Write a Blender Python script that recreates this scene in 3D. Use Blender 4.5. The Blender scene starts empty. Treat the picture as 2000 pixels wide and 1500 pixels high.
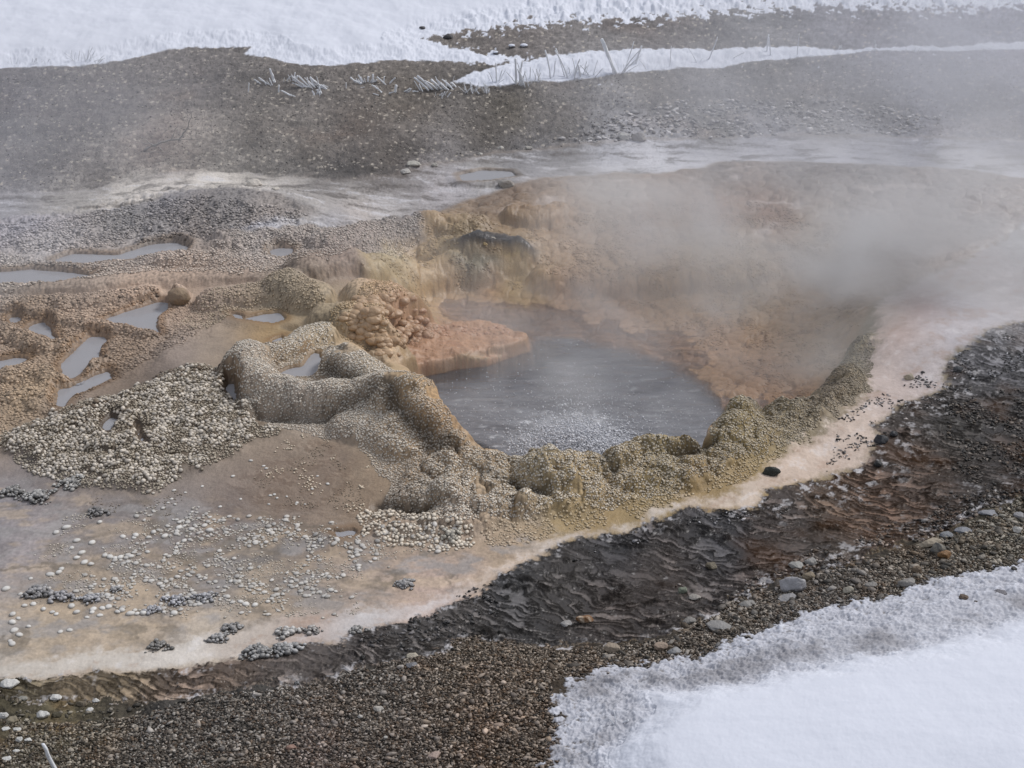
import bpy, math, random, time
import numpy as np
T0 = time.time()
rnd = random.Random(7)
RS = np.random.RandomState(11)
C = bpy.context.scene.collection
SC = bpy.context.scene

# ------------------------------------------------------------------ camera
CAM_H = 3.0
PITCH = math.radians(25.0)
FPX = 1000.0 / math.tan(math.radians(18.0))      # focal length in pixels of the 2000 px wide photograph
cam_data = bpy.data.cameras.new('camera')
cam_data.sensor_width = 36.0
cam_data.lens = 18.0 / math.tan(math.radians(18.0))
cam_data.clip_start = 0.1
cam_data.clip_end = 3000.0
cam = bpy.data.objects.new('camera', cam_data)
cam.location = (0, 0, CAM_H)
cam.rotation_euler = (math.radians(90) - PITCH, 0, 0)
C.objects.link(cam)
SC.camera = cam

# ------------------------------------------------------------------ world, sun, exposure
SUN_EL, SUN_AZ = math.radians(44), math.radians(58)      # thin overcast, sun ahead on the right
world = bpy.data.worlds.new("World")
SC.world = world
world.use_nodes = True
wn, wl = world.node_tree.nodes, world.node_tree.links
wn.clear()
sky = wn.new('ShaderNodeTexSky')
sky.sky_type = 'NISHITA'
sky.sun_disc = False
sky.sun_elevation = SUN_EL
sky.sun_rotation = SUN_AZ
sky.dust_density = 4.0
sky.ozone_density = 1.0
wmix = wn.new('ShaderNodeMix'); wmix.data_type = 'RGBA'
wmix.inputs['Factor'].default_value = 0.72
wmix.inputs['B'].default_value = (7.6, 7.9, 8.7, 1)           # the even cloud layer under the sky
bgn = wn.new('ShaderNodeBackground'); bgn.inputs['Strength'].default_value = 0.072
won = wn.new('ShaderNodeOutputWorld')
wl.new(sky.outputs['Color'], wmix.inputs['A'])
wl.new(wmix.outputs['Result'], bgn.inputs['Color'])
wl.new(bgn.outputs['Background'], won.inputs['Surface'])
sd = bpy.data.lights.new('sun', 'SUN')
sd.energy = 2.1
sd.angle = math.radians(12)
sd.color = (1.0, 0.975, 0.95)
sun = bpy.data.objects.new('sun', sd)
sun.rotation_euler = (math.radians(90) - SUN_EL, 0, -SUN_AZ + math.pi)
sun.location = (4, 6, 12)
C.objects.link(sun)
SC.view_settings.view_transform = 'Standard'
SC.view_settings.look = 'None'
SC.view_settings.gamma = 1.0
SC.view_settings.exposure = 0.0
SC.cycles.max_bounces = 6
SC.cycles.diffuse_bounces = 2
SC.cycles.glossy_bounces = 2
SC.cycles.transmission_bounces = 2
SC.cycles.transparent_max_bounces = 12
SC.cycles.volume_bounces = 1
SC.cycles.volume_step_rate = 1.25
SC.cycles.volume_max_steps = 64
SC.cycles.caustics_reflective = False
SC.cycles.caustics_refractive = False
SC.cycles.use_denoising = True

# ------------------------------------------------------------------ numpy toolbox
def lin(c):
    c = np.asarray(c, dtype=np.float64) / 255.0
    return np.where(c <= 0.04045, c / 12.92, ((c + 0.055) / 1.055) ** 2.4)
ALB = 1.25
def hexc(h):
    return lin([int(h[i:i + 2], 16) for i in (0, 2, 4)]) * ALB

def unproj(px, py, z):
    dx, dy = (px - 1000) / FPX, (750 - py) / FPX
    cs, sn = math.cos(PITCH), math.sin(PITCH)
    vy = cs + dy * sn
    vz = -sn + dy * cs
    t = (z - CAM_H) / vz
    return dx * t, vy * t

def _h(ix, iy, s):
    h = (ix.astype(np.int64) * 374761393 + iy.astype(np.int64) * 668265263 + s * 974634777) & 0xFFFFFFFF
    h = ((h ^ (h >> 13)) * 1274126177) & 0xFFFFFFFF
    return (h ^ (h >> 16)) & 0xFFFFFF
def hashf(ix, iy, s):
    return _h(ix, iy, s).astype(np.float32) / float(0x1000000)
def noise(x, y, s=0):
    """gradient noise, about -1..1"""
    ix = np.floor(x); iy = np.floor(y)
    fx = (x - ix).astype(np.float32); fy = (y - iy).astype(np.float32)
    ix = ix.astype(np.int64); iy = iy.astype(np.int64)
    u = fx * fx * fx * (fx * (fx * 6 - 15) + 10)
    v = fy * fy * fy * (fy * (fy * 6 - 15) + 10)
    def g(a, b):
        t = hashf(ix + a, iy + b, s) * (2 * np.pi)
        return np.cos(t) * (fx - a) + np.sin(t) * (fy - b)
    n0 = g(0, 0) * (1 - u) + g(1, 0) * u
    n1 = g(0, 1) * (1 - u) + g(1, 1) * u
    return (n0 * (1 - v) + n1 * v) * 1.5
def fbm(x, y, f, o=4, s=0, gain=0.5):
    r, a, t = 0, 1.0, 0
    for i in range(o):
        r = r + a * noise(x * f, y * f, s + i * 17)
        t += a
        a *= gain; f *= 2.03
    return r / t
def worley(x, y, f, s=0, jit=0.9):
    """F1, F2 and the cell's random number"""
    X, Y = x * f, y * f
    ix = np.floor(X).astype(np.int64); iy = np.floor(Y).astype(np.int64)
    d1 = np.full(X.shape, 9.0, np.float32); d2 = d1.copy(); cid = np.zeros(X.shape, np.float32)
    for a in (-1, 0, 1):
        for b in (-1, 0, 1):
            jx, jy = ix + a, iy + b
            qx = jx + 0.5 + (hashf(jx, jy, s) - 0.5) * jit
            qy = jy + 0.5 + (hashf(jx, jy, s + 5) - 0.5) * jit
            d = np.hypot(X - qx, Y - qy).astype(np.float32)
            m = d < d1
            d2 = np.where(m, d1, np.minimum(d2, d))
            cid = np.where(m, hashf(jx, jy, s + 9), cid)
            d1 = np.where(m, d, d1)
    return d1, d2, cid
def sst(e0, e1, x):
    t = np.clip((x - e0) / (e1 - e0), 0, 1)
    return t * t * (3 - 2 * t)
def mixc(a, b, w):
    return a * (1 - w[..., None]) + b * w[..., None]

# ------------------------------------------------------------------ broad relief: heights known at points of the ground
HP = [(0,1500,-.0),(500,1500,.02),(1000,1500,.05),(1500,1500,.14),(2000,1500,.22),
 (0,1400,-.03),(200,1345,-.06),(600,1320,-.04),(900,1300,-.01),(1100,1250,-.05),(1000,1350,.03),(500,1400,-.01),
 (1300,1400,.10),(1700,1300,.14),(2000,1200,.15),(1500,1260,.05),(1200,1310,.0),
 (1900,900,.0),(1700,1000,-.03),(1400,1100,-.05),(1100,1150,-.06),(850,1235,-.06),(500,1290,-.05),
 (2000,1000,.02),(1950,1060,.05),(1600,1150,.0),(1950,750,.02),(1990,640,.05),
 (1950,560,.04),(1750,750,.02),(1600,880,.0),(1300,1010,-.02),(1000,1120,-.03),(700,1200,-.04),(300,1250,-.055),(0,1250,-.05),
 (1430,820,.04),(1560,795,.03),(1640,735,.03),(1685,660,.04),(1700,610,.04),(1250,890,.04),(1100,925,.04),(950,915,.05),(900,880,.08),(860,800,.13),(790,735,.12),
 (1500,880,.02),(1300,960,.01),(1100,980,.0),(1000,950,.03),(850,960,.03),
 (700,700,.14),(640,740,.10),(560,780,.07),(470,740,.07),(600,680,.09),(750,620,.10),(700,590,.12),(600,600,.12),(500,600,.10),
 (600,900,.03),(500,950,.0),(700,950,.01),(750,1000,-.01),(650,850,.05),
 (300,850,.04),(100,900,.0),(250,950,.0),(400,760,.07),(150,800,.05),(350,700,.10),(450,670,.09),
 (0,1000,-.03),(200,1100,-.04),(500,1100,-.04),(700,1100,-.03),(900,1050,-.02),
 (100,700,.05),(250,720,.06),(0,620,.06),(200,620,.07),(300,620,.07),(60,780,.04),
 (0,565,.09),(200,560,.11),(400,548,.12),(600,535,.14),(680,545,.13),(100,500,.12),(300,490,.12),(500,480,.13),(700,470,.10),(820,450,.05),
 (450,385,.24),(350,400,.19),(250,430,.15),(600,400,.17),(0,450,.12),(650,460,.12),
 (0,400,.12),(250,365,.12),(500,352,.12),(750,380,.1),(900,370,.07),(1100,310,.06),(1400,295,.05),(1700,290,.05),(2000,305,.05),
 (1400,325,.09),(1100,350,.08),(1000,380,.075),(860,420,.06),(1700,325,.09),(2000,360,.08),(1900,450,.06),(1850,520,.05),(1560,350,.08),
 (0,330,.15),(400,330,.16),(700,310,.17),(900,280,.15),(1200,258,.12),(1600,245,.10),(2000,250,.10),
 (0,150,.34),(0,250,.22),(400,220,.26),(500,110,.385),(500,180,.30),(1000,220,.2),(1000,180,.26),(1000,120,.35),(1500,200,.15),(1500,150,.22),(2000,150,.22),(2000,200,.16),(1500,98,.29),(2000,88,.30),(1500,30,.40),(2000,20,.42),(900,75,.41),(0,50,.46),(1000,10,.50),(1500,60,.35),
 # spring basin: far and right slopes down to the water
 (825,597,-.17),(880,585,-.165),(1000,590,-.165),(1120,603,-.165),(1250,622,-.165),(1350,650,-.165),(1410,720,-.17),(1425,780,-.17),(900,612,-.19),(1000,622,-.195),(1150,640,-.185),(1290,672,-.18),(860,572,-.14),(1000,566,-.135),(1150,580,-.135),
 (1100,540,-.10),(1300,530,-.08),(1500,560,-.09),(1500,470,-.01),(1300,450,.0),(1100,465,-.01),(1620,600,-.09),(1000,530,-.09),(900,545,-.11),(1550,700,-.125),(1500,740,-.145),(1600,650,-.11),(1620,540,-.05),
 (1450,650,-.13),(1300,590,-.12),(1000,500,-.03),(900,500,-.02),(1700,480,.0),(1500,400,.04),(1200,400,.04),
 (800,600,.0),(815,625,-.04),(850,650,-.12),(785,665,.0),(762,700,-.02),(820,545,-.11),(740,560,.03),(780,520,.0),
]
hx, hy, hz = [], [], []
for p in HP:
    X_, Y_ = unproj(*p)
    hx.append(X_); hy.append(Y_); hz.append(p[2])
def shp(px, py, z, dx, dy, z2):
    X_, Y_ = unproj(px, py, z)
    hx.append(X_ + dx); hy.append(Y_ + dy); hz.append(z2)
for q in ((1440,800),(1500,795),(1580,785),(1640,730),(1665,690),(1690,650)):     # inner side of the right rim
    shp(q[0], q[1], .03, -.10, .08, -.14)
for q in ((-40,60,1.5),(0,60,1.5),(40,60,1.5),(-12,20,.85),(12,20,.75),(0,20,.8),(-5,12,.5),(6,12,.38),(-4,6,.05),(5,7,.05),(-3,3,0),(0,2,0),(3,3,.2),(-6,9,.17),(7,9,.08),(0,120,2.5)):
    hx.append(q[0]); hy.append(q[1]); hz.append(q[2])
hx, hy, hz = map(np.array, (hx, hy, hz))
hc = np.interp(hy, [5, 8, 10, 14], [.05, .10, .45, 1.2])       # the far ground is known only broadly
def _phi(r2): return np.sqrt(r2 + hc ** 2)
_A = _phi((hx[:, None] - hx) ** 2 + (hy[:, None] - hy) ** 2)
_n = len(hx)
_M = np.zeros((_n + 3, _n + 3)); _M[:_n, :_n] = _A - np.eye(_n) * 0.012
_P = np.stack([np.ones(_n), hx, hy], 1); _M[:_n, _n:] = _P; _M[_n:, :_n] = _P.T
_W = np.linalg.solve(_M, np.concatenate([hz, np.zeros(3)]))
def relief(x, y):
    x = np.atleast_1d(np.asarray(x, float)); y = np.atleast_1d(np.asarray(y, float))
    out = np.empty(x.size); xf, yf = x.ravel(), y.ravel()
    for i in range(0, xf.size, 60000):
        a, b = xf[i:i + 60000, None], yf[i:i + 60000, None]
        out[i:i + 60000] = _phi((a - hx) ** 2 + (b - hy) ** 2) @ _W[:_n] + _W[_n] + a[:, 0] * _W[_n + 1] + b[:, 0] * _W[_n + 2]
    return out.reshape(x.shape)
def at(px, py, z=None):
    """a spot seen in the photograph, taken down to the ground there"""
    if z is not None:
        return unproj(px, py, z)
    z = 0.05
    for _ in range(14):
        x, y = unproj(px, py, z)
        z = 0.5 * z + 0.5 * min(max(float(relief(x, y)[0]), -0.3), 1.2)
    return unproj(px, py, z)
def pts(L):
    return np.array([at(*p) for p in L])

# raster of the world on which region outlines and palettes are worked out
GX0, GX1, GY0, GY1, GS = -8.0, 8.0, 2.0, 20.0, 0.025
gnx, gny = int((GX1 - GX0) / GS) + 1, int((GY1 - GY0) / GS) + 1
gx = np.linspace(GX0, GX1, gnx); gy = np.linspace(GY0, GY1, gny)
def samp(G, x, y):
    u = np.clip((x - GX0) / (GX1 - GX0) * (G.shape[1] - 1), 0, G.shape[1] - 1.001)
    v = np.clip((y - GY0) / (GY1 - GY0) * (G.shape[0] - 1), 0, G.shape[0] - 1.001)
    i = u.astype(np.int32); j = v.astype(np.int32); u = (u - i); v = (v - j)
    if G.ndim == 3: u, v = u[..., None], v[..., None]
    return (G[j, i] * (1 - u) + G[j, i + 1] * u) * (1 - v) + (G[j + 1, i] * (1 - u) + G[j + 1, i + 1] * u) * v
def sdf(poly, pad=0.7):
    """signed distance raster, positive inside"""
    P = np.asarray(poly)
    out = np.full((gny, gnx), -9.0, np.float32)
    i0 = max(0, int((P[:, 0].min() - pad - GX0) / GS)); i1 = min(gnx, int((P[:, 0].max() + pad - GX0) / GS) + 2)
    j0 = max(0, int((P[:, 1].min() - pad - GY0) / GS)); j1 = min(gny, int((P[:, 1].max() + pad - GY0) / GS) + 2)
    if i1 <= i0 or j1 <= j0: return out
    x, y = np.meshgrid(gx[i0:i1], gy[j0:j1])
    d = np.full(x.shape, 1e9); ins = np.zeros(x.shape, bool)
    Q = np.roll(P, -1, 0)
    for (ax, ay), (bx, by) in zip(P, Q):
        ex, ey = bx - ax, by - ay
        L = ex * ex + ey * ey + 1e-12
        t = np.clip(((x - ax) * ex + (y - ay) * ey) / L, 0, 1)
        d = np.minimum(d, (x - ax - t * ex) ** 2 + (y - ay - t * ey) ** 2)
        if by != ay:
            ins ^= ((ay > y) != (by > y)) & (x < (bx - ax) * (y - ay) / (by - ay) + ax)
    d = np.sqrt(d)
    out[j0:j1, i0:i1] = np.where(ins, d, -d)
    return out
def pdist(line, rad):
    """distance raster to a polyline"""
    P = np.asarray(line); pad = rad * 1.6 + .1
    out = np.full((gny, gnx), 9.0, np.float32)
    i0 = max(0, int((P[:, 0].min() - pad - GX0) / GS)); i1 = min(gnx, int((P[:, 0].max() + pad - GX0) / GS) + 2)
    j0 = max(0, int((P[:, 1].min() - pad - GY0) / GS)); j1 = min(gny, int((P[:, 1].max() + pad - GY0) / GS) + 2)
    x, y = np.meshgrid(gx[i0:i1], gy[j0:j1])
    d = np.full(x.shape, 1e9)
    if len(P) == 1: P = np.vstack([P, P + 1e-4])
    for (ax, ay), (bx, by) in zip(P[:-1], P[1:]):
        ex, ey = bx - ax, by - ay
        t = np.clip(((x - ax) * ex + (y - ay) * ey) / (ex * ex + ey * ey + 1e-12), 0, 1)
        d = np.minimum(d, (x - ax - t * ex) ** 2 + (y - ay - t * ey) ** 2)
    out[j0:j1, i0:i1] = np.sqrt(d)
    return out
gxc = np.linspace(GX0, GX1, 321); gyc = np.linspace(GY0, GY1, 361)
_XC, _YC = np.meshgrid(gxc, gyc)
def palette(L):
    """colour over the ground from colours known at spots of it"""
    num = np.zeros(_XC.shape + (3,)); den = np.zeros(_XC.shape)
    for px, py, h in L:
        x, y = at(px, py)
        d2 = (0.88 * (_XC - x) / np.sqrt(_YC * y)) ** 2 + (0.4 * np.log(_YC / y)) ** 2
        w = 1.0 / (d2 + 0.012 ** 2) ** 1.6
        num += w[..., None] * hexc(h); den += w
    return num / den[..., None]

# ------------------------------------------------------------------ regions of the ground
L_SLOPE = [(-300,388),(0,381),(130,375),(240,352),(330,342),(480,336),(560,346),(640,352),(700,350),(760,345),(830,327),(930,302),(1050,288),(1150,280),(1250,272),(1400,268),(1600,262),(1800,265),(2300,278)]
P_SLOPE = np.vstack([pts(L_SLOPE), [(30, 14), (30, 70), (-30, 70), (-30, 14)]])
P_UPPER = pts(L_SLOPE + [(2300,355),(2000,348),(1900,335),(1800,327),(1620,320),(1560,315),(1400,316),(1370,330),(1300,338),(1200,338),(1160,345),(1060,345),(1010,360),(960,378),(900,395),(850,415),(820,440),(700,452),(600,458),(480,472),(430,466),(520,440),(610,425),(620,410),(560,390),(450,374),(350,377),(300,400),(200,415),(0,432),(-300,445)])
P_BOWL = pts([(820,440),(850,415),(900,395),(960,378),(1010,360),(1060,345),(1160,345),(1200,338),(1300,338),(1370,330),(1400,316),(1560,315),(1620,320),(1800,327),(1900,335),(2000,348),(2300,358),(2300,440),(2000,450),(1900,505),(1780,558),(1706,592),(1690,640),(1640,725),(1580,785),(1440,800),(1385,868),(1240,880),(1000,900),(905,885),(835,770),(770,700),(800,610),(740,575),(700,545),(700,515),(760,490),(820,470)])
L_WHITE_T = [(2300,420),(2000,440),(1900,500),(1780,555),(1712,592),(1702,630),(1704,660),(1692,700),(1697,740),(1690,770),(1650,805),(1600,845),(1560,875),(1480,932),(1380,967),(1280,998),(1150,1038),(1060,1065),(980,1100),(900,1150),(780,1185),(600,1195),(450,1228),(300,1262),(150,1278),(0,1288),(-300,1290)]
L_WHITE_B = [(-300,1335),(0,1318),(150,1325),(180,1310),(400,1297),(480,1290),(500,1268),(680,1260),(690,1240),(740,1222),(800,1215),(870,1185),(940,1155),(960,1130),(1020,1100),(1100,1068),(1180,1040),(1300,1012),(1360,992),(1480,985),(1500,962),(1600,945),(1680,900),(1720,855),(1700,835),(1760,790),(1850,755),(1860,700),(1900,665),(2000,625),(2300,580)]
P_WHITE = pts(L_WHITE_T + L_WHITE_B)
L_DARK_B = [(2300,900),(2000,972),(1850,1040),(1700,1092),(1500,1140),(1420,1185),(1300,1242),(1180,1262),(1080,1268),(900,1248),(870,1272),(700,1305),(620,1335),(400,1352),(250,1372),(0,1375),(-300,1385)]
P_DARK = pts(L_WHITE_B + L_DARK_B[::1])
P_GRAVEL = np.vstack([pts(L_DARK_B), [(-6, 4.0), (-6, .5), (6, .5), (6, 6)]])
P_BANK = pts([(2400,990),(2000,1088),(1900,1120),(1800,1135),(1740,1160),(1650,1185),(1570,1195),(1500,1230),(1430,1248),(1400,1275),(1300,1292),(1200,1305),(1130,1322),(1095,1340),(1078,1362),(1080,1400),(1085,1450),(1065,1500),(1050,1650),(2000,2600),(3500,1900)])
P_FIRM = pts([(2400,1150),(2000,1205),(1800,1262),(1600,1292),(1450,1332),(1300,1347),(1220,1352),(1232,1390),(1150,1460),(1165,1500),(1180,1650),(2000,2600),(3500,1900)])
F_FIELD = [(-20,858),(60,830),(130,800),(200,775),(290,745),(340,722),(400,712),(440,725),(440,745),(470,790),(500,825),(560,845),(480,872),(420,905),(345,940),(290,968),(130,945),(60,920),(0,885)]
L_FAR_SNOW = [(-300,132),(0,134),(60,131),(130,131),(220,122),(300,103),(380,93),(460,92),(492,92),(470,103),(520,112),(560,122),(640,130),(700,124),(760,118),(830,118),(900,123),(960,126),(1010,119),(1030,113),(960,103),(900,95),(850,83),(830,77),(850,72),(900,66),(1000,54),(1100,46),(1300,36),(1420,24),(1540,17),(1700,14),(1850,20),(2000,14),(2300,8)]
P_SNOW = np.vstack([pts(L_FAR_SNOW), [(14, 14), (30, 16), (60, 200), (-60, 200), (-60, 10)]])
P_STRIP = pts([(880,158),(930,142),(975,128),(1050,113),(1100,104),(1160,100),(1280,96),(1400,93),(1500,91),(1600,91),(1640,95),(1750,92),(1880,88),(2000,82),(2300,74),(2300,92),(2000,97),(1880,99),(1700,100),(1635,105),(1600,112),(1500,121),(1400,131),(1280,138),(1200,146),(1100,157),(1000,165),(930,168)])
P_PIT = pts([(905,888,.05),(1000,905,.05),(1080,914,.04),(1170,910,.04),(1240,888,.04),(1370,878,.04),(1402,838,.04),(1432,815,.04),(1415,785,-.155),(1390,750,-.155),(1330,702,-.155),(1230,668,-.155),(1120,655,-.155),(1040,655,-.155),(1036,672,-.12),(950,700,-.12),(895,706,-.12),(818,722,-.12),(775,738,-.08),(815,765,.06),(845,800,.1),(868,840,.1)])
P_LEDGE = pts([(755,720,-.12),(818,726,-.12),(870,714,-.12),(905,703,-.12),(960,692,-.12),(1005,682,-.12),(1030,672,-.12),(1034,661,-.12),(1015,653,-.12),(1000,650,-.12),(975,640,-.12),(937,633,-.12),(900,636,-.12),(850,646,-.12),(800,668,-.12),(765,690,-.12)])
P_LIP = pts([(868,828,-.11),(885,829,-.11),(915,833,-.11),(955,850,-.11),(1012,890,-.11),(1000,925,-.1),(930,925,-.1),(890,890,-.1)])
P_CAULI = pts([(760,960),(800,900),(860,890),(905,885),(1000,900),(1170,908),(1240,882),(1380,872),(1440,797),(1580,785),(1640,730),(1690,650),(1700,690),(1690,760),(1600,830),(1500,885),(1350,955),(1200,985),(1060,1010),(930,1045),(800,1060),(690,1050),(720,1000)])
P_FLATS = pts([(-300,990),(0,930),(140,960),(300,975),(420,990),(620,1020),(720,1060),(930,1060),(1060,1030),(1100,1045),(900,1160),(600,1200),(0,1290),(-300,1290)])
P_BROWN = pts([(430,960),(500,905),(560,860),(640,845),(700,870),(720,930),(745,985),(690,1020),(560,1010),(440,1000)])
P_TERR = pts([(-300,580),(0,590),(220,600),(330,585),(330,640),(420,640),(330,700),(230,740),(150,790),(40,835),(-300,850)])
S = {}
for k_, P_ in dict(slope=P_SLOPE, upper=P_UPPER, bowl=P_BOWL, white=P_WHITE, dark=P_DARK, gravel=P_GRAVEL, bank=P_BANK, firm=P_FIRM,
                   snow=P_SNOW, strip=P_STRIP, pit=P_PIT, ledge=P_LEDGE, lip=P_LIP, cauli=P_CAULI, flats=P_FLATS, brown=P_BROWN, terr=P_TERR).items():
    S[k_] = sdf(P_, 1.2)

PUDDLES = [
 [(100,508),(140,495),(230,497),(290,478),(340,472),(372,482),(360,497),(300,505),(230,512),(170,518),(110,515)],
 [(522,490),(540,483),(578,486),(572,500),(545,507),(525,501)],
 [(-60,532),(0,530),(60,525),(120,530),(190,538),(180,550),(110,557),(40,557),(0,558),(-60,556)],
 [(200,624),(240,610),(280,598),(310,588),(332,590),(330,605),(312,620),(308,640),(318,657),(290,654),(250,642),(210,634)],
 [(46,650),(60,632),(90,628),(102,640),(104,650),(120,674),(108,674),(85,657),(58,657)],
 [(115,714),(125,700),(160,668),(175,655),(205,658),(217,668),(202,674),(197,690),(202,707),(172,717),(160,737),(150,747),(118,737)],
 [(106,792),(110,760),(140,755),(190,730),(215,723),(224,740),(180,762),(142,777),(125,802)],
 [(-40,708),(0,704),(30,697),(62,700),(40,716),(10,727),(-40,728)],
 [(443,612),(470,613),(480,622),(520,612),(550,610),(560,626),(535,634),(500,630),(460,624)],
 [(520,692),(530,665),(557,655),(557,670),(542,690)],
 [(533,735),(560,720),(590,715),(605,690),(625,686),(635,722),(605,738),(560,740)],
 [(436,762),(445,741),(460,748),(467,782),(455,787)],
 [(8,622),(35,617),(47,628),(25,636)],
 [(193,834),(215,813),(233,817),(212,853)],
 [(260,829),(275,836),(292,872),(275,868)],
 [(640,1040),(690,1034),(708,1046),(660,1052)],
 [(893,342),(940,332),(1000,334),(1012,345),(960,353),(903,356)],
]
PUD = []
for q in PUDDLES:
    P_ = pts(q)
    lv = float(np.mean(relief(P_[:, 0], P_[:, 1]))) + 0.004
    P2 = np.array([at(px, py, lv) for px, py in q])
    PUD.append((P2, lv, sdf(P2, .25)))

# rounded ridges and domes of sinter: course, radius, height
LOBES = [
 ([(632,662),(600,672),(575,690),(540,702),(505,708),(482,728)], .075, .06),
 ([(482,728),(478,750),(495,768)], .12, .085),
 ([(495,770),(560,780),(640,785),(700,795),(760,800),(830,800)], .09, .075),
 ([(490,800),(530,788),(575,800)], .06, .05),
 ([(655,712),(690,735),(735,765),(780,795)], .12, .07),
 ([(780,790),(830,800),(860,830)], .13, .06),
 ([(805,830),(850,850),(880,870)], .11, .07),
 ([(700,825),(760,835),(800,860)], .13, .04),
 ([(420,592),(500,583),(560,573)], .10, .05), ([(560,573),(610,590)], .12, .07),
 ([(640,625),(665,628)], .10, .05), ([(735,590),(765,600)], .17, .07), ([(705,625),(745,640)], .12, .045),
 ([(742,650),(770,668)], .08, .07), ([(785,625),(800,640)], .08, .06), ([(745,700),(772,688)], .06, .04), ([(815,640),(835,640)], .075, .07), ([(800,662)], .06, .04), ([(770,610),(795,605)], .09, .06), ([(725,665),(745,680)], .07, .05),
 ([(-80,562),(0,565),(100,562),(200,556),(300,548),(400,545),(500,540),(600,534)], .085, .045),
 ([(130,602),(200,592),(255,583),(290,577)], .075, .05), ([(-60,605),(20,602),(110,600)], .08, .04), ([(345,583),(352,584)], .05, .05),
 ([(600,538),(640,530),(685,528)], .13, .08), ([(710,545),(735,552),(755,548)], .08, .07),
 ([(760,562),(820,557),(880,542)], .095, .07),
 ([(640,485),(700,475),(760,462),(830,445)], .11, .045), ([(300,512),(420,515),(520,520)], .09, .03), ([(440,480),(520,472),(600,468)], .10, .03),
 ([(930,540),(980,520),(1010,515)], .10, .04), ([(850,500),(930,495)], .10, .03),
 ([(1075,555),(1130,562),(1200,562),(1300,556),(1400,556),(1480,540)], .12, .05),
 ([(845,440),(880,452),(930,445)], .09, .035), ([(1010,430),(1050,435),(1090,425)], .09, .045),
 ([(110,632),(150,642),(185,648),(215,640)], .05, .035), ([(55,612),(80,622),(110,628)], .045, .03), ([(220,650),(260,655),(290,662)], .05, .035),
 ([(0,655),(30,665),(60,680),(100,690),(150,680)], .065, .045), ([(170,725),(185,715),(200,712)], .045, .035), ([(20,745),(60,735),(100,742),(110,770)], .07, .04),
 ([(30,790),(60,780),(80,800)], .06, .04), ([(1390,860),(1430,832),(1450,812)], .085, .045), ([(1300,882),(1345,884)], .05, .03), ([(1220,890),(1270,880)], .08, .04), ([(1060,930),(1100,945)], .09, .05),
 ([(900,903),(960,905)], .09, .02), ([(1130,915),(1190,912)], .07, .03),
 ([(860,975),(930,1000),(1020,1000)], .05, .03), ([(1640,735),(1670,690)], .05, .03), ([(1480,820),(1540,812)], .07, .03),
]

# ------------------------------------------------------------------ the ground as one surface, denser where it lies close
th = np.concatenate([np.linspace(75, 41, 26)[:-1], np.linspace(41, 10.9, 1250)])
r = CAM_H / np.tan(np.radians(th))
r = np.concatenate([r, np.geomspace(r[-1], 900, 70)[1:]])
az = np.radians(np.concatenate([np.linspace(-70, -23.2, 60)[:-1], np.linspace(-23.2, 23.2, 1560), np.linspace(23.2, 70, 60)[1:]]))
NR, NA = len(r), len(az)
RR, AA = np.meshgrid(r, az, indexing='ij')
X = RR * np.sin(AA); Y = RR * np.cos(AA)
Xf = X.astype(np.float32); Yf = Y.astype(np.float32)
print('grid', NR, NA, time.time() - T0)
# relief on a raster, then on the sheet
rx, ry = np.meshgrid(np.linspace(GX0, GX1, 401), np.linspace(GY0, GY1, 451))
RG = relief(rx, ry)
far = (np.abs(X) > 7.9) | (Y > 19.9) | (Y < 2.05)
Z = samp(RG, X, Y)
sub = np.where(far.ravel())[0]
Z.ravel()[sub] = relief(X.ravel()[sub], Y.ravel()[sub])
del sub
n1 = fbm(Xf, Yf, 3.0, 4, 1); n1b = fbm(Xf, Yf, 3.1, 4, 51)
n2 = fbm(Xf, Yf, 14.0, 4, 2, .6); n2b = fbm(Xf, Yf, 15.0, 4, 77, .6)
n3 = fbm(Xf, Yf, 70.0, 3, 3, .6)
rnv = RS.rand(NR, NA).astype(np.float32)
n4 = fbm(Xf, Yf, 34.0, 3, 181, .65)
XW = X + .05 * n1 + .016 * n2; YW = Y + .07 * n1b + .022 * n2b
D = {k_: samp(S[k_], XW if k_ not in ('pit', 'ledge', 'lip') else X + .012 * n2, YW if k_ not in ('pit', 'ledge', 'lip') else Y + .012 * n2b) for k_ in S}
m = {}
m['slope'] = sst(-.04, .04, D['slope']); m['upper'] = sst(-.05, .05, D['upper']); m['bowl'] = sst(-.02, .05, D['bowl'])
m['white'] = sst(-.03, .04, D['white'] + .04 * n2 + .03 * n4); m['dark'] = sst(-.012, .014, D['dark'] + .05 * n2b + .035 * n4)
m['gravel'] = sst(-.16, -.08, D['gravel'] + .04 * n2); m['cauli'] = sst(-.03, .06, D['cauli']); m['flats'] = sst(-.1, .1, D['flats'])
m['brown'] = sst(-.1, .1, D['brown']); m['terr'] = sst(-.1, .08, D['terr'])
print('masks', time.time() - T0)

# lobes
lob = np.zeros((gny, gnx), np.float32)
for line, rad, h in LOBES:
    P_ = pts(line)
    if len(P_) == 1: P_ = np.vstack([P_, P_ + .001])
    d = pdist(P_, rad) / rad
    b = (.85 if line[0][0] < 320 else 1.3) * h * np.sqrt(np.clip(1 - np.clip(d, 0, 1) ** 2.4, 0, 1))
    lob = np.maximum(lob, b) + .35 * np.minimum(lob, b)
lobv = samp(lob, X + .018 * n2, Y + .018 * n2b)
Z += lobv
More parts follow.
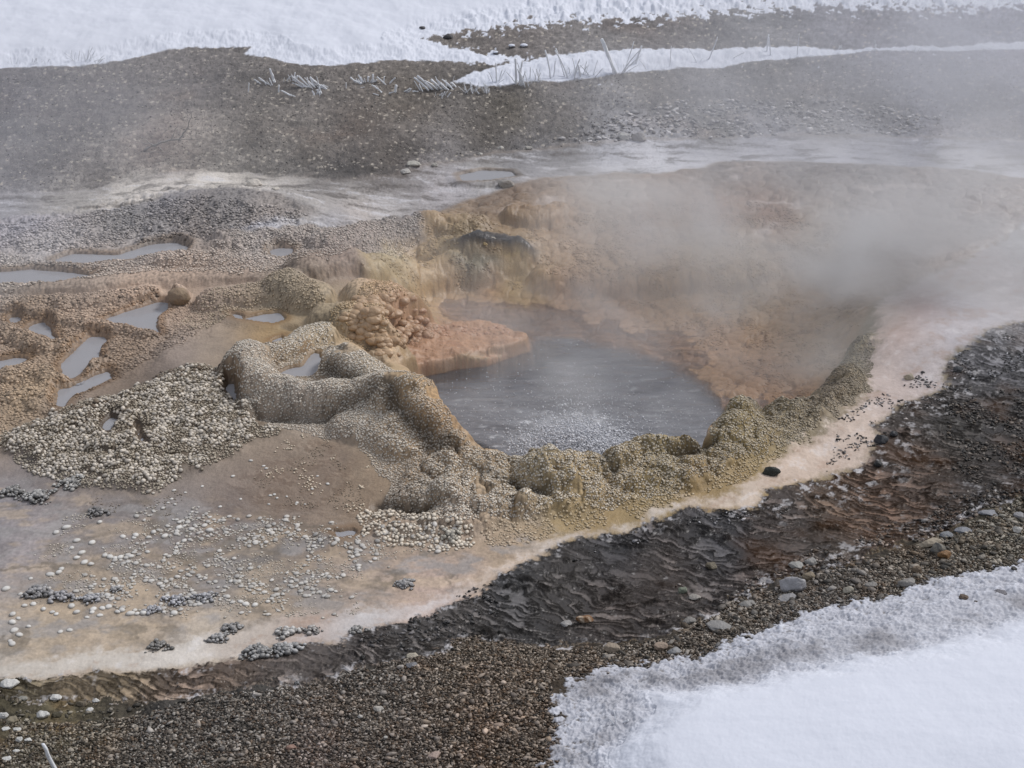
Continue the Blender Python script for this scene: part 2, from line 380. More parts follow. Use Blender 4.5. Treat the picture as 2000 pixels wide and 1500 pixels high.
# clefts between the lobes, coloured dark
clf = np.zeros((gny, gnx), np.float32)
for line, rad, h in (([(640,738),(662,755),(695,772)], .030, .035), ([(590,768),(612,776),(628,772)], .026, .035), ([(440,748),(462,790),(505,815),(600,818),(700,812),(755,808)], .028, .022),
                     ([(762,812),(790,845),(850,890),(885,900)], .028, .03), ([(995,950),(1030,968),(1065,976)], .024, .035), ([(745,990),(790,1000),(835,1000)], .032, .028),
                     ([(1320,898),(1350,896),(1385,880)], .024, .03), ([(640,690),(655,702),(665,715)], .02, .025), ([(560,640),(610,650),(640,640)], .03, .02), ([(1180,918),(1200,935)], .02, .025), ([(940,935),(970,950)], .018, .02), ([(1250,925),(1290,940)], .018, .02), ([(700,660),(735,690),(750,710)], .03, .02)):
    d = pdist(pts(line), rad * 1.6) / rad
    clf = np.maximum(clf, h * np.exp(-d * d))
clv = samp(clf, X + .02 * n2, Y + .02 * n2b)
Z -= clv * 1.2
clw = np.clip(clv / .028, 0, 1)
# cauliflower clusters along the near rim and the small bosses elsewhere
w1, w2, wc = worley(Xf + .02 * n2, Yf + .02 * n2b, 8.5, 3)
u1, u2, uc = worley(Xf + .008 * n2, Yf + .008 * n2b, 19.0, 6)
boss = .040 * np.sqrt(np.clip(1 - (w1 * 1.3) ** 2, 0, 1)) * (.5 + .9 * wc) + .024 * np.sqrt(np.clip(1 - (u1 * 1.35) ** 2, 0, 1)) * (.5 + .8 * uc)
field = sst(-.03, .08, samp(sdf(pts(F_FIELD), .4), XW, YW))
kc_ = np.maximum(m['cauli'] * (1 - m['white']) * (.55 + .45 * sst(-1.2, .4, X)), field * .62)
Z += boss * kc_ * .85
inb = sst(-.02, .1, D['bowl'])
Z += (.40 * boss) * inb + .018 * n1 * inb * (1 - sst(-.02, .02, D['ledge']))
Z += m['terr'] * (.022 * np.sqrt(np.clip(1 - (w1 * 1.2) ** 2, 0, 1)) + .006 * n2)
left_back = sst(-.1, .1, samp(sdf(pts([(-300,440),(0,432),(300,372),(620,380),(620,430),(820,440),(700,530),(0,545),(-300,545)]), .5), XW, YW))
Z += left_back * (.4 * boss + .01 * n2)
rockm = sst(-.03, .05, samp(sdf(pts([(872,494),(905,478),(940,466),(985,470),(1035,484),(1062,502),(1056,516),(1000,522),(950,518),(895,510)]), .3), XW, YW) + .02 * n2)
oliv = sst(-.05, .06, samp(sdf(pts([(880,524),(930,520),(975,528),(975,545),(935,562),(905,564),(890,548)]), .3), XW, YW) + .02 * n2)
Z += rockm * (.045 - .25 * boss) + oliv * .0
# ledge, lip, pit
zl = -.108 + .010 * n2 + .010 * n1 + .35 * boss * sst(.16, .04, D['ledge']) + .02 * sst(.35, -.2, X + .45)
Z = np.where(D['ledge'] > -.02, Z * (1 - sst(-.012, .012, D['ledge'])) + zl * sst(-.012, .012, D['ledge']), Z)
pit = sst(0, 1, D['pit'] / (.06 + .45 * sst(6.3, 7.1, Y) * sst(.08, .45, -D['ledge'])))
Z = Z - pit * (Z + .70 - .06 * n1 - .03 * n2)
zp = -.17 + .22 * np.clip(-.0 - D['lip'] * .3, 0, 1)
wl_ = sst(-.03, .02, D['lip']) * (Z < .02)
Z = Z * (1 - wl_) + (-.10 - .08 * sst(.12, 0, D['lip'])) * wl_
# fine relief
softs = np.where((D['firm'] + .03 * n1 > .05) | (D['snow'] > .3) | (Y > 19), 0.12, 1.0)
Z += (1 - pit) * (.003 * n2 + .0012 * n3) * softs
Z += m['slope'] * (.012 * n2 + .004 * n3 + .02 * n1) * softs
Z += m['gravel'] * (.012 * n2 + .003 * n3 + .01 * n1) * softs
# micro-terraces of the dark runoff, lips across the flow
ca, sa = math.cos(math.radians(-30)), math.sin(math.radians(-30))
ang = .35 * n1
U = (Xf * ca + Yf * sa) + .05 * n1 ; V = (-Xf * sa + Yf * ca) + .09 * n1b + .012 * n2
rip = noise(U * 7.5 + .8 * n1, V * 36 + 1.2 * n1b + .5 * n2, 31) * .62 + noise(U * 16 + n1, V * 80 + 1.5 * n2, 37) * .38
ripr = 1 - np.abs(rip) * 1.9
lipm = np.clip(sst(.55, .98, ripr) * (.6 + .6 * sst(-.35, .25, n1b + .5 * n2)), 0, 1)
clump = sst(.12, .5, fbm(Xf, Yf * 1.5, 7.0, 4, 141, .6))
Z += m['dark'] * (.0035 * lipm + .006 * n1 + .006 * clump * (1 + 1.2 * n3))
Z += m['upper'] * (.002 * n2 + .003 * lipm)
# puddle hollows
pw = np.full(X.shape, -9.0)
for P2, lv, G in PUD:
    s = samp(G, X + .010 * n2 + .006 * n3, Y + .014 * n2b)
    up = sst(-.09, -.02, s)
    Z = np.where(Z < lv + .010, Z + (lv + .010 - Z) * up, Z - (Z - lv - .010) * sst(-.03, 0, s))
    Z = np.where(s > 0, np.minimum(Z, lv + .006 - .020 * sst(0, .02, s)), Z)
    pw = np.maximum(pw, s)
# snow
flk = fbm(Xf * 1.3, Yf, 9.0, 3, 131, .7)
Dsn = samp(S['snow'], X + .05 * n1, Y + .05 * n1b); Dst = samp(S['strip'], X + .04 * n1, Y + .04 * n1b)
ds = np.maximum(Dsn + .42 * flk * sst(-1.0, .3, X) * sst(10.6, 11.6, Y), Dst + .03 * n2)
_sm = sst(.5, .0, np.abs(D['strip'] + .12)) * sst(-3.2, -2.2, X)
ds = np.maximum(ds, .6 * (flk - .52) * _sm - .3 * (1 - _sm))
ds = np.where(Y > 19, 5.0, ds)
msnow = (ds > 0)
Z += np.where(ds > 0, .035 * sst(-.02, .5, ds) + .03 * sst(0, .2, Dst) + .02 * np.clip(n1, -.5, 1) * sst(0, .3, ds) + .0 * n2, 0)
Z -= (1 - sst(.0, .05, -ds)) * 0
db = samp(S['bank'], X + .06 * n1, Y + .06 * n1b) + .05 * n2 + .05 * n4 + .02 * n3
df = D['firm'] + .03 * n1
mbank = db > 0
Z += np.where(db > 0, .012 * sst(0, .25, db) + (.002 * n2 + .001 * n3) * (1 - sst(-.02, .1, df)) + .05 * sst(-.02, .22, df) + (.03 * fbm(Xf, Yf, 1.1, 2, 171) + .004 * fbm(Xf * .6, Yf * 1.6, 6., 3, 173)) * sst(0, .3, df), 0)
print('relief', time.time() - T0)

# ------------------------------------------------------------------ colours of the ground
def pal(txt):
    L = []
    for t in txt.split():
        a, b, h = t.split(',')
        L.append((float(a), float(b), h))
    return palette(L)
PAL_S = pal("""0,1300,a79f92 100,1230,a8977c 250,1220,ab9a80 400,1260,b3a793 600,1170,948673 700,1160,a39383 900,1100,b09c8b 850,1160,b09a8c
1000,1060,a8937c 900,1050,99866f 0,1000,7f7c80 60,1060,8f8887 200,1050,7a7574 350,1020,77706c 150,1130,9a8a72 400,1120,857a6d 500,1100,757069
550,950,7d6b59 650,900,857361 450,1000,75685f 600,1000,7a6a5a 700,950,8a775f 200,850,6a6058 350,800,6a6055 100,900,6a625c
350,700,8a7d72 430,680,857868 300,740,5a5048 250,750,6b5c4c 100,700,97836b 200,620,a08a72 50,620,947f66 250,700,8d7860 60,780,a08a6a 100,660,857058
30,560,a09688 200,560,a39280 350,550,a8917a 470,540,a08a74 250,590,ae947a 350,585,a8917a 100,490,a3a09e 300,470,8a8886 500,500,a09a94 600,480,9f958c
700,470,8c817a 820,440,6a625e 780,445,7a726c 600,530,86756a 660,530,6a5850 50,440,97959a 450,385,6f6d6c 320,400,78777a 600,400,6a6866 250,430,82817f 450,430,7a7876
500,720,9a8e7e 600,790,a09484 700,740,9b8c76 800,790,a88e62 850,830,9f7c48 890,870,9a7440 760,690,b59c72 700,640,ad9470 760,600,b59873 780,650,b08c70 830,640,b28a72
650,600,958768 560,590,8f8670 640,650,958868 540,660,97804f 515,665,a07c40 700,680,b8a27e 720,820,9a8b74 735,720,a8905f 820,770,a98650
900,930,8f8064 1050,920,93845f 1200,900,8c7c58 1300,920,86784e 1400,850,7d6f45 1450,880,85743f 1550,820,76694a 1640,700,665c3c 1680,650,665c3c
1250,980,8c753f 1350,960,8c713c 1600,790,7c6e55 850,980,8a7e6a 1100,1010,96804f 1000,1030,97845f 1450,920,8f7440 1180,1010,98804f""")
PAL_L = pal("""0,200,605c5e 200,200,625d5c 400,160,65605e 100,300,5c5856 300,300,624d42 350,330,66503f 500,260,544d46 600,300,564c40 500,330,4a443e 700,250,5c5046
800,200,635b52 760,300,4c443c 700,330,3c3733 1000,220,5c5446 950,270,50483f 1100,250,5e5850 1300,180,5c554a 1500,180,605c56 1700,200,5f5c5a 1900,200,66656a 1400,240,6c6860
1600,240,7a7672 1000,80,6f6864 1300,70,6d6764 1700,60,74727a 1950,50,858592 600,150,6c6662 0,360,6c6869 200,350,5a5452
0,400,8c8a8e 150,390,9a9590 250,362,c9c2b8 330,352,d6cec3 400,356,d2cabf 450,350,c0b8ae 500,360,cfc8be 560,350,b0a9a2 300,372,bdb6ae 620,370,645f5c 700,385,9a9590 600,415,a8a29c 700,410,b0a49c 650,435,8a8a92
760,400,a8a4a4 800,370,5f5a58 740,360,4a423c 850,380,a09a9c 950,345,98948f 900,360,9a969a 1000,325,6c6a6c 1100,320,5c5a5c 1060,330,9a989c 1200,310,8a8a90 1200,330,d0cfd4 1350,315,d2d1d6 1270,322,d2d1d6
1350,300,85858c 1500,300,7f7f88 1500,312,cbcad0 1650,315,c4c3c9 1700,310,8e8e98 1800,300,757580 2000,300,777783 1900,330,c8c8d0 1970,342,c8c8d0 400,450,77777c 520,455,8c8c94 340,365,a8a29c 1050,305,5c5a5c""")
PAL_B = pal("""830,440,a98c70 880,440,b08f6c 930,420,7f6a5c 870,415,6a5f5a 960,400,6f5f57 1050,365,75645c 1000,385,6f5f57 1050,435,a07e58 1010,440,8c6c4a 1090,420,a07a50 1100,480,ba9f8a 1060,470,b59c84 870,500,8f8053 900,480,7f7654
930,525,6a6450 1000,540,a58c50 1020,510,a08a54 830,550,b08c54 780,525,a39878 880,580,a8805c 950,570,b8855c 1050,560,a88c66 1100,600,aa8468 1200,540,a08462
1300,540,9a7c54 1200,620,ad8a74 1350,600,a48256 1450,560,9a7f58 1400,680,a6805f 1350,650,a48062 1500,740,9a7250 1600,700,8a6e4c 1560,770,8a6644 1650,660,806848 1250,450,ad8f80 1400,430,a8806e 1200,400,a09690 1150,350,746a66
1500,430,94705c 1700,400,989090 1700,345,7a7472 1400,345,7c7470 1560,340,7a726e 1600,480,a0907f 1900,400,a0989a 1750,430,a28a80 1450,480,9a8464 1380,500,9c8460 1550,640,a88764""")  # right inner wall samples darker: part own brown, part painted shade
PAL_W = pal("""2000,450,a8a8a8 1900,560,a9a2a0 1800,600,a88f86 1750,650,a88c80 1900,600,b8b4b8 1720,700,b3a094 1750,750,b4a298 1650,850,bda895 1550,900,bda690 1400,960,bba892 1250,1010,b6a998
1100,1070,bcb0a4 1000,1120,bfab96 850,1200,b8aaa2 700,1215,b4afac 500,1240,b5a899 200,1290,b9b0a2 0,1290,b0a799 1700,620,b5a696 1850,640,b8b4b8 1800,700,b2aaa8 350,1290,c0b8ac 600,1200,b09c88 600,1245,a8958a""")
PAL_D = pal("""1900,700,58585e 1800,780,3c3634 1950,800,2e2a28 1700,850,5a5452 1800,900,4c3a2c 1700,950,5a4230 1950,950,332c28 1550,1000,504845 1400,1050,444448 1200,1050,3e3e42 1100,1150,4a4644
1300,1130,4e4642 1000,1130,3c3c3e 1200,1200,4a423e 900,1180,54504e 800,1260,504c4a 600,1290,6a625e 700,1290,5c5654 1500,1100,463830 1750,1050,4e3a2a 400,1310,746458 200,1340,6b5e4a 0,1340,5c5440
1600,960,5c4836 1980,660,7a7a80 1600,1060,453c34 1850,830,33302c""")
PAL_G = pal("""0,1400,5c553c 100,1420,857b58 60,1480,6f6858 200,1430,5a5240 300,1420,4a4848 500,1350,5a5856 300,1480,5f5a54 500,1450,5c5650 700,1400,5c534a 900,1300,584a38 950,1350,5a4632
1000,1450,503f2e 800,1480,574a40 700,1340,5a5652 1050,1300,584a38 1200,1280,544a3e 1400,1220,544c42 1600,1150,5a5450 1800,1100,564c3c 1950,1040,55503f 620,1480,6a5650""")
# snow is one colour
def cs(P_):
    return np.stack([samp_c(P_[..., i]) for i in range(3)], -1)
def samp_c(G):
    u = np.clip((XW - GX0) / (GX1 - GX0) * (G.shape[1] - 1), 0, G.shape[1] - 1.001)
    v = np.clip((YW - GY0) / (GY1 - GY0) * (G.shape[0] - 1), 0, G.shape[0] - 1.001)
    i = u.astype(np.int32); j = v.astype(np.int32); u = u - i; v = v - j
    return (G[j, i] * (1 - u) + G[j, i + 1] * u) * (1 - v) + (G[j + 1, i] * (1 - u) + G[j + 1, i + 1] * u) * v
def vcol(h): return hexc(h)
col = cs(PAL_S)
_m0 = col.mean(-1, keepdims=True); col = (_m0 + (col - _m0) * .82) * np.array([1.02, .99, 1.0])
rough = np.full(X.shape, .62); grain = np.full(X.shape, .5)
col *= (1 + .16 * n1 + .22 * n2 + .12 * n3)[..., None]
# brown slope and flats: stained streaks, thin water
stk = noise(U * 2.2 + n1, V * 17 + 1.2 * n1b + .4 * n2, 41)
col = mixc(col, col * np.array([.55, .5, .46]), m['brown'] * sst(.2, .9, ripr) * (.4 + .6 * sst(-.2, .3, n2)) * .8)
flat_st = fbm(Xf, Yf * 1.6, 5.0, 4, 91, .6)
col = mixc(col, np.broadcast_to(vcol('8e8a88'), col.shape), m['flats'] * sst(.0, .3, flat_st) * .7)
col = mixc(col, np.broadcast_to(vcol('b3a088'), col.shape), m['flats'] * sst(.0, .35, -flat_st) * .5)
col = mixc(col, np.broadcast_to(vcol('6a6052'), col.shape), m['flats'] * sst(.15, .6, noise(XW * 3 + n1, YW * 13 + 2 * n1b + n2, 45)) * .6)
col *= (1 + m['flats'] * (.22 * noise(XW * 7 + n2, YW * 30 + 2 * n2b, 46) + .2 * n3 + .15 * n4))[..., None]
col = col * (1 - .06 * m['flats'])[..., None]
rough = rough * (1 - m['flats']) + .28 * m['flats']
rough = rough * (1 - m['brown']) + .38 * m['brown']
grain = grain * (1 - .6 * m['flats'])
# granular sinter: pale heads, stained gaps
g1, g2, gc = worley(Xf, Yf, 62.0, 12)
gr_w = np.clip(m['terr'] * .7 + left_back + m['cauli'] + sst(.005, .03, lobv) * .8, 0, 1) * (1 - m['white']) * (1 - m['dark'])
col *= (1 + gr_w * (.42 - 1.25 * g1 + .1 * gc))[..., None]
Z += gr_w * .0045 * np.sqrt(np.clip(1 - (g1 * 1.4) ** 2, 0, 1))
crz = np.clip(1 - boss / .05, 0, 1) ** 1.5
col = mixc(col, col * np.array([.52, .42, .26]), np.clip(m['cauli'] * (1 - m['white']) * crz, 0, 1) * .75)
col = mixc(col, np.broadcast_to(vcol('4e4233'), col.shape) * (1 + .4 * n2)[..., None], field * .8)
col = mixc(col, np.broadcast_to(vcol('2c241a'), col.shape), clw * .85)
# upper flats and runoff
def dull(c_, k_): 
    m_ = c_.mean(-1, keepdims=True)
    return m_ + (c_ - m_) * k_
cL = dull(cs(PAL_L), .85)
cL = cL * (1 - .12 * m['slope'])[..., None] * (1 + .08 * m['upper'])[..., None]  # upper runoff lifted slightly: water's reflection put into the colour
spk = (rnv > .93) * sst(.2, 1, rnv)
k1, k2, kc = worley(Xf, Yf, 38.0, 21)
cLs = cL * (1 + .30 * n1 + .28 * n2 + .42 * n3)[..., None] * (1 - .45 * sst(.0, .5, fbm(Xf, Yf * 1.4, .9, 4, 201)))[..., None] * (.72 + .56 * kc)[..., None]
red = sst(.12, .6, fbm(Xf, Yf, 1.7, 3, 61)) * .35
cLs = mixc(cLs, cLs * np.array([1.18, .97, .86]), red)
cLs = mixc(cLs, np.broadcast_to(vcol('b0a89c'), cLs.shape), ((kc > .93) & (k1 < .36)) * .75)
stw = fbm(XW * .5 + .1 * n1, YW * 1.5, 7.0, 5, 43, .68) * 1.2 + .25 * n3
cU = cL * (1 + .3 * stw + .25 * n2)[..., None]
cU = mixc(cU, np.broadcast_to(vcol('bdbcc0'), cU.shape), sst(.1, .5, stw) * .6)
cU = mixc(cU, np.broadcast_to(vcol('4c4641'), cU.shape), sst(.0, .45, -stw + .5 * n1) * .65)
col = mixc(col, cLs, m['slope']); rough = rough * (1 - m['slope']) + .8 * m['slope']; grain = grain * (1 - m['slope']) + 1. * m['slope']
col = mixc(col, cU, m['upper']); rough = rough * (1 - m['upper']) + .5 * m['upper']
# spring basin
cB = cs(PAL_B)
cB = cB * .82 * np.array([1.0, .985, .90]) + cB.mean(-1, keepdims=True) * .15
cB *= (1 + .14 * n1 + .24 * n2 + .14 * n3)[..., None]
crk = sst(.16, .02, w2 - w1) * .35 + sst(.16, .02, u2 - u1) * .35
cB = mixc(cB, cB * np.array([.52, .44, .36]), crk * inb)
cB = mixc(cB, np.broadcast_to(vcol('c3b7b0'), cB.shape), sst(.15, .55, fbm(XW, YW * 1.7, 3.3, 4, 66, .6)) * sst(-.03, .02, Z) * .6)
deep = sst(-.22, -.45, Z)
cB = mixc(cB, np.broadcast_to(vcol('d2b096'), cB.shape), sst(-.148, -.175, Z) * .7)
cB = mixc(cB, np.broadcast_to(vcol('454246'), cB.shape), deep)
cB = mixc(cB, np.broadcast_to(vcol('26272a'), cB.shape) * (1 + .6 * n2 + .4 * n3)[..., None], rockm * .95)
cB = mixc(cB, np.broadcast_to(vcol('5c5a4c'), cB.shape) * (1 + .4 * n2)[..., None], oliv * .8)
col = mixc(col, cB, m['bowl'])
led = sst(-.02, .02, D['ledge']); lp = sst(-.03, .02, D['lip']) * (Z < .0)
led_c = np.broadcast_to(vcol('a07c60'), col.shape) * (1 + .2 * n1 + .3 * n2 + .15 * n3)[..., None]
led_c = mixc(led_c, np.broadcast_to(vcol('8a5f42'), col.shape), sst(.0, .5, fbm(XW, YW, 9, 3, 193)) * .7)
led_c = mixc(led_c, np.broadcast_to(vcol('b59a86'), col.shape), sst(.1, .5, fbm(XW, YW * 2, 7, 3, 197)) * .6)
col = mixc(col, led_c, np.clip(led + lp, 0, 1))
# curtain of the ledge runs down under water in fringes
fr = sst(-.30, -.0, D['ledge']) * (D['ledge'] < .0) * (Z < -.12) * sst(-.20 - .20 * (noise(XW * 22, YW * 4, 71) + .3), -.14, Z)
col = mixc(col, led_c, np.clip(fr, 0, 1))
rough = rough * (1 - m['bowl']) + (.45 - .15 * rockm) * m['bowl']
# tan sides of the mound where it turns down to the pool
# white runoff
cW = dull(cs(PAL_W), .75) * np.array([1.18, 1.17, 1.18])
flw = .5 * n4 + noise(XW * 2.3 * .8 + YW * 1.9 + .7 * n1, (XW * 9 - YW * 10) * 1.0 + n1b * 1.4 + .6 * n2, 51) * .6 + fbm(XW, YW, 9., 3, 53, .6) * .5
cW = cW * (.84 + .16 * flw + .12 * n2 + .1 * n3)[..., None]
cW = mixc(cW, np.broadcast_to(vcol('c9c6c6'), cW.shape), sst(.2, .6, flw) * .35)
cW = mixc(cW, np.broadcast_to(vcol('a08068'), cW.shape), sst(.1, .6, -flw) * .35)
col = mixc(col, cW, m['white']); rough = rough * (1 - m['white']) + .3 * m['white']; grain = grain * (1 - .5 * m['white'])
# dark runoff
cD = cs(PAL_D) * np.array([.93, .91, .88])
cDk = cD * .22 + .004
cD = cD * (1 + .25 * n1 + .3 * n2)[..., None]
pale = sst(.02, .42, rip) * (.3 + .7 * sst(-.3, .3, n1b + .3 * n2))  # plates between the lips: sky reflection painted as paler colour
cD = mixc(cD * .55 + .006, cD * 1.9 + np.array([.048, .046, .045]), pale * .9) * (1 + .45 * n3)[..., None]
dkm = np.clip(lipm * .9 + clump * .9, 0, 1)
cD = mixc(cD, cDk * (1 + .6 * n3)[..., None], dkm)
cD = mixc(cD, np.broadcast_to(vcol('b4b2b4'), cD.shape), sst(.12, .45, n2b + .5 * n4 + .3 * n3) * sst(.06 + .22 * sst(.6, 1.4, X), .0, D['dark']) * .85)
cD = mixc(cD, np.broadcast_to(vcol('8f8c8a'), cD.shape), sst(.38, .7, n2b + .5 * n3) * .7)
cD = mixc(cD, np.broadcast_to(vcol('4a3018'), cD.shape), sst(.0, .45, fbm(Xf, Yf, 3.6, 3, 151)) * sst(.3, 1.1, X) * .35)
col = mixc(col, cD, m['dark'])
rough = rough * (1 - m['dark']) + m['dark'] * (.33 + .4 * dkm); grain = grain * (1 - m['dark']) + m['dark'] * (.15 + .85 * dkm)
# gravel bank
cG = dull(cs(PAL_G), .7)
cG = cG * .5 * np.array([1.0, .97, .92]) * (.6 + .7 * kc + .35 * n2 + .3 * n3)[..., None]
cG = mixc(cG, cG * np.array([1.35, 1.0, .7]), sst(.0, .5, fbm(Xf, Yf, 6., 3, 88)) * .5)
gm = m['gravel'] * (1 - m['dark'] * .0)
gm = m['gravel'] * (m['dark'] < .5)
col = mixc(col, cG, gm); rough = rough * (1 - gm) + .75 * gm; grain = grain * (1 - gm) + 1.0 * gm
# puddle floors
pm = sst(-.012, .012, pw)
col = mixc(col, col * np.array([.62, .56, .5]), pm)
rim_p = sst(-.05, -.01, pw) * sst(.01, -.005, pw)
col = mixc(col, col * np.array([.62, .5, .36]), rim_p * .7)
rough = rough * (1 - rim_p) + .4 * rim_p
_mn = col.mean(-1, keepdims=True)
col = np.clip(_mn + (col - _mn) * 1.0, .006, .85)
# snow
snc = np.array([.71, .74, .825])
sn = sst(-.004, .012, ds)
icy = sst(-.01, .02, db) * (1 - sst(-.02, .12, df))
mot = sst(-.1, .5, n3 * .7 + n2 * .6 + .2 * n1)
snow_c = np.broadcast_to(snc, col.shape)
icy_c = mixc(np.broadcast_to(np.array([.50, .51, .56]), col.shape), np.broadcast_to(np.array([.66, .68, .75]), col.shape), mot)
icy_c = mixc(icy_c, np.broadcast_to(np.array([.16, .14, .12]), col.shape), sst(.12, .4, -(n3 * .6 + n4 * .5 + n2b * .3)) * sst(.20, -.02, db) * .95)
icy_c = mixc(icy_c, np.broadcast_to(np.array([.24, .235, .25]), col.shape), sst(.14, .02, np.abs(df + .09)) * sst(-.3, .2, n1b + .5 * n2) * .75)
col = mixc(col, snow_c, sn)
col = mixc(col, icy_c, sst(-.01, .02, db))
col = mixc(col, snow_c, sst(-.01, .02, db) * sst(-.02, .12, df))
snw = np.clip(sn + sst(-.01, .02, db), 0, 1)
rough = rough * (1 - snw) + .7 * snw; grain = grain * (1 - snw) + (.04 + .14 * icy) * snw
print('colour', time.time() - T0)

# ------------------------------------------------------------------ which piece of ground each face belongs to
REG = np.zeros(X.shape, np.int8)                              # 0 sinter flat
REG[m['terr'] + left_back > .5] = 1
REG[(m['cauli'] > .5) | (lobv > .02)] = 2
REG[m['bowl'] > .5] = 3
REG[m['white'] > .5] = 4
REG[gm > .5] = 5
REG[m['dark'] > .5] = 6
REG[m['upper'] > .5] = 7
REG[m['slope'] > .5] = 8
REG[msnow] = 9
REG[mbank] = 10
NAMES = ['sinter_flat', 'sinter_terrace', 'spring_rim', 'spring_basin', 'white_runoff_path', 'gravel_bank', 'dark_runoff_path', 'upper_runoff_path', 'gravel_slope', 'snow_field', 'snow_bank']
GLAB = ['wet tan and grey sinter flat scattered with white nodules', 'lumpy tan sinter terraces holding small pools', 'knobbly sinter rim around the steaming spring',
        'peach and ochre basin sloping down into the steaming spring', 'pale pinkish white runoff channel curving around the spring rim', 'brown and grey gravel at the bottom edge',
        'dark rippled runoff with brown and black bands', 'grey and white streaked runoff behind the spring', 'brown gravelly slope behind the spring', 'far snow cover with a ragged lower edge', 'smooth blue white snow bank with an icy margin']

def principled(name, colname=None, color=None, rough=.5, spec=.5):
    mt = bpy.data.materials.new(name); mt.use_nodes = True
    b = mt.node_tree.nodes['Principled BSDF']
    if color is not None: b.inputs['Base Color'].default_value = (*color, 1)
    b.inputs['Roughness'].default_value = rough
    b.inputs['Specular IOR Level'].default_value = spec
    if colname:
        a = mt.node_tree.nodes.new('ShaderNodeAttribute'); a.attribute_name = colname
        mt.node_tree.links.new(a.outputs['Color'], b.inputs['Base Color'])
    return mt, b
gmat, gb = principled('ground', 'Col')
N, L = gmat.node_tree.nodes, gmat.node_tree.links
def nd(t, **kw):
    n_ = N.new(t)
    for k_, v_ in kw.items(): setattr(n_, k_, v_)
    return n_
at2 = nd('ShaderNodeAttribute', attribute_name='Tex')
sep = nd('ShaderNodeSeparateColor'); L.new(at2.outputs['Color'], sep.inputs['Color'])
L.new(sep.outputs['Red'], gb.inputs['Roughness']); L.new(sep.outputs['Blue'], gb.inputs['Specular IOR Level'])
tc = nd('ShaderNodeTexCoord')
nz1 = nd('ShaderNodeTexNoise'); nz1.inputs['Scale'].default_value = 95; nz1.inputs['Detail'].default_value = 3; nz1.inputs['Roughness'].default_value = .65
nz2 = nd('ShaderNodeTexNoise'); nz2.inputs['Scale'].default_value = 28; nz2.inputs['Detail'].default_value = 5; nz2.inputs['Roughness'].default_value = .6
for q in (nz1, nz2): L.new(tc.outputs['Object'], q.inputs['Vector'])
bm1 = nd('ShaderNodeBump'); bm1.inputs['Distance'].default_value = .006
L.new(nz1.outputs['Fac'], bm1.inputs['Height']); L.new(sep.outputs['Green'], bm1.inputs['Strength'])
L.new(bm1.outputs['Normal'], gb.inputs['Normal'])
# small changes of tone within every colour
ramp = nd('ShaderNodeMapRange'); ramp.inputs['From Min'].default_value = .25; ramp.inputs['From Max'].default_value = .75
ramp.inputs['To Min'].default_value = .78; ramp.inputs['To Max'].default_value = 1.22
L.new(nz1.outputs['Fac'], ramp.inputs['Value'])
ramp2 = nd('ShaderNodeMath', operation='MULTIPLY_ADD')        # grain * (tone - 1) + 1
sub1 = nd('ShaderNodeMath', operation='SUBTRACT'); sub1.inputs[1].default_value = 1.0
L.new(ramp.outputs['Result'], sub1.inputs[0]); L.new(sub1.outputs[0], ramp2.inputs[0]); L.new(sep.outputs['Green'], ramp2.inputs[1]); ramp2.inputs[2].default_value = 1.0
vm = nd('ShaderNodeVectorMath', operation='SCALE')
for l_ in list(L):
    if l_.to_socket == gb.inputs['Base Color']:
        src = l_.from_socket; L.remove(l_)
        L.new(src, vm.inputs[0])
L.new(ramp2.outputs[0], vm.inputs['Scale']); L.new(vm.outputs['Vector'], gb.inputs['Base Color'])

def tag(o, label, cat=None, kind=None, group=None):
    o['label'] = label
    if cat: o['category'] = cat
    if kind: o['kind'] = kind
    if group: o['group'] = group
    return o
def build(name, V, F, mat, colr=None, tex=None, smooth=True, parent=None):
    """V (n,3), F (k,3) or (k,4) numpy arrays -> one mesh object"""
    me = bpy.data.meshes.new(name)
    k_ = F.shape[1]
    me.vertices.add(len(V)); me.vertices.foreach_set('co', np.ascontiguousarray(V, np.float32).ravel())
    me.loops.add(F.size); me.loops.foreach_set('vertex_index', np.ascontiguousarray(F, np.int32).ravel())
    me.polygons.add(len(F)); me.polygons.foreach_set('loop_start', np.arange(0, F.size, k_, dtype=np.int32))
    me.polygons.foreach_set('loop_total', np.full(len(F), k_, np.int32))
    if smooth: me.polygons.foreach_set('use_smooth', np.ones(len(F), bool))
    me.update(calc_edges=True)
    for nm, arr in (('Col', colr), ('Tex', tex)):
        if arr is not None:
            a = me.color_attributes.new(nm, 'FLOAT_COLOR', 'POINT')
            buf = np.ones((len(V), 4), np.float32); buf[:, :arr.shape[1]] = arr
            a.data.foreach_set('color', buf.ravel())
    me.materials.append(mat)
    o = bpy.data.objects.new(name, me); C.objects.link(o)
    if parent is not None: o.parent = parent
    return o
VV = np.stack([X, Y, Z], -1).reshape(-1, 3)
CC = col.reshape(-1, 3); spec = .5 * (1 - snw) + .15 * snw
spec = spec * (1 - m['dark'] * (.42 + .5 * dkm) * (1 - snw)) * (1 - .4 * m['slope'] * (1 - snw)) * (1 - .4 * m['upper'] * (1 - snw)) * (1 - .5 * gm)
TT = np.stack([rough, grain, spec], -1).reshape(-1, 3)
idx = np.arange(NR * NA).reshape(NR, NA)
Q = np.stack([idx[:-1, :-1], idx[:-1, 1:], idx[1:, 1:], idx[1:, :-1]], -1).reshape(-1, 4)
fr_ = REG[:-1, :-1].ravel()
for i, nm in enumerate(NAMES):
    f = Q[fr_ == i]
    if not len(f): continue
    used = np.zeros(NR * NA, bool); used[f.ravel()] = True
    new = np.cumsum(used) - 1
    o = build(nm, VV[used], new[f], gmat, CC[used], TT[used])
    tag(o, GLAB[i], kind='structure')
print('ground', time.time() - T0)

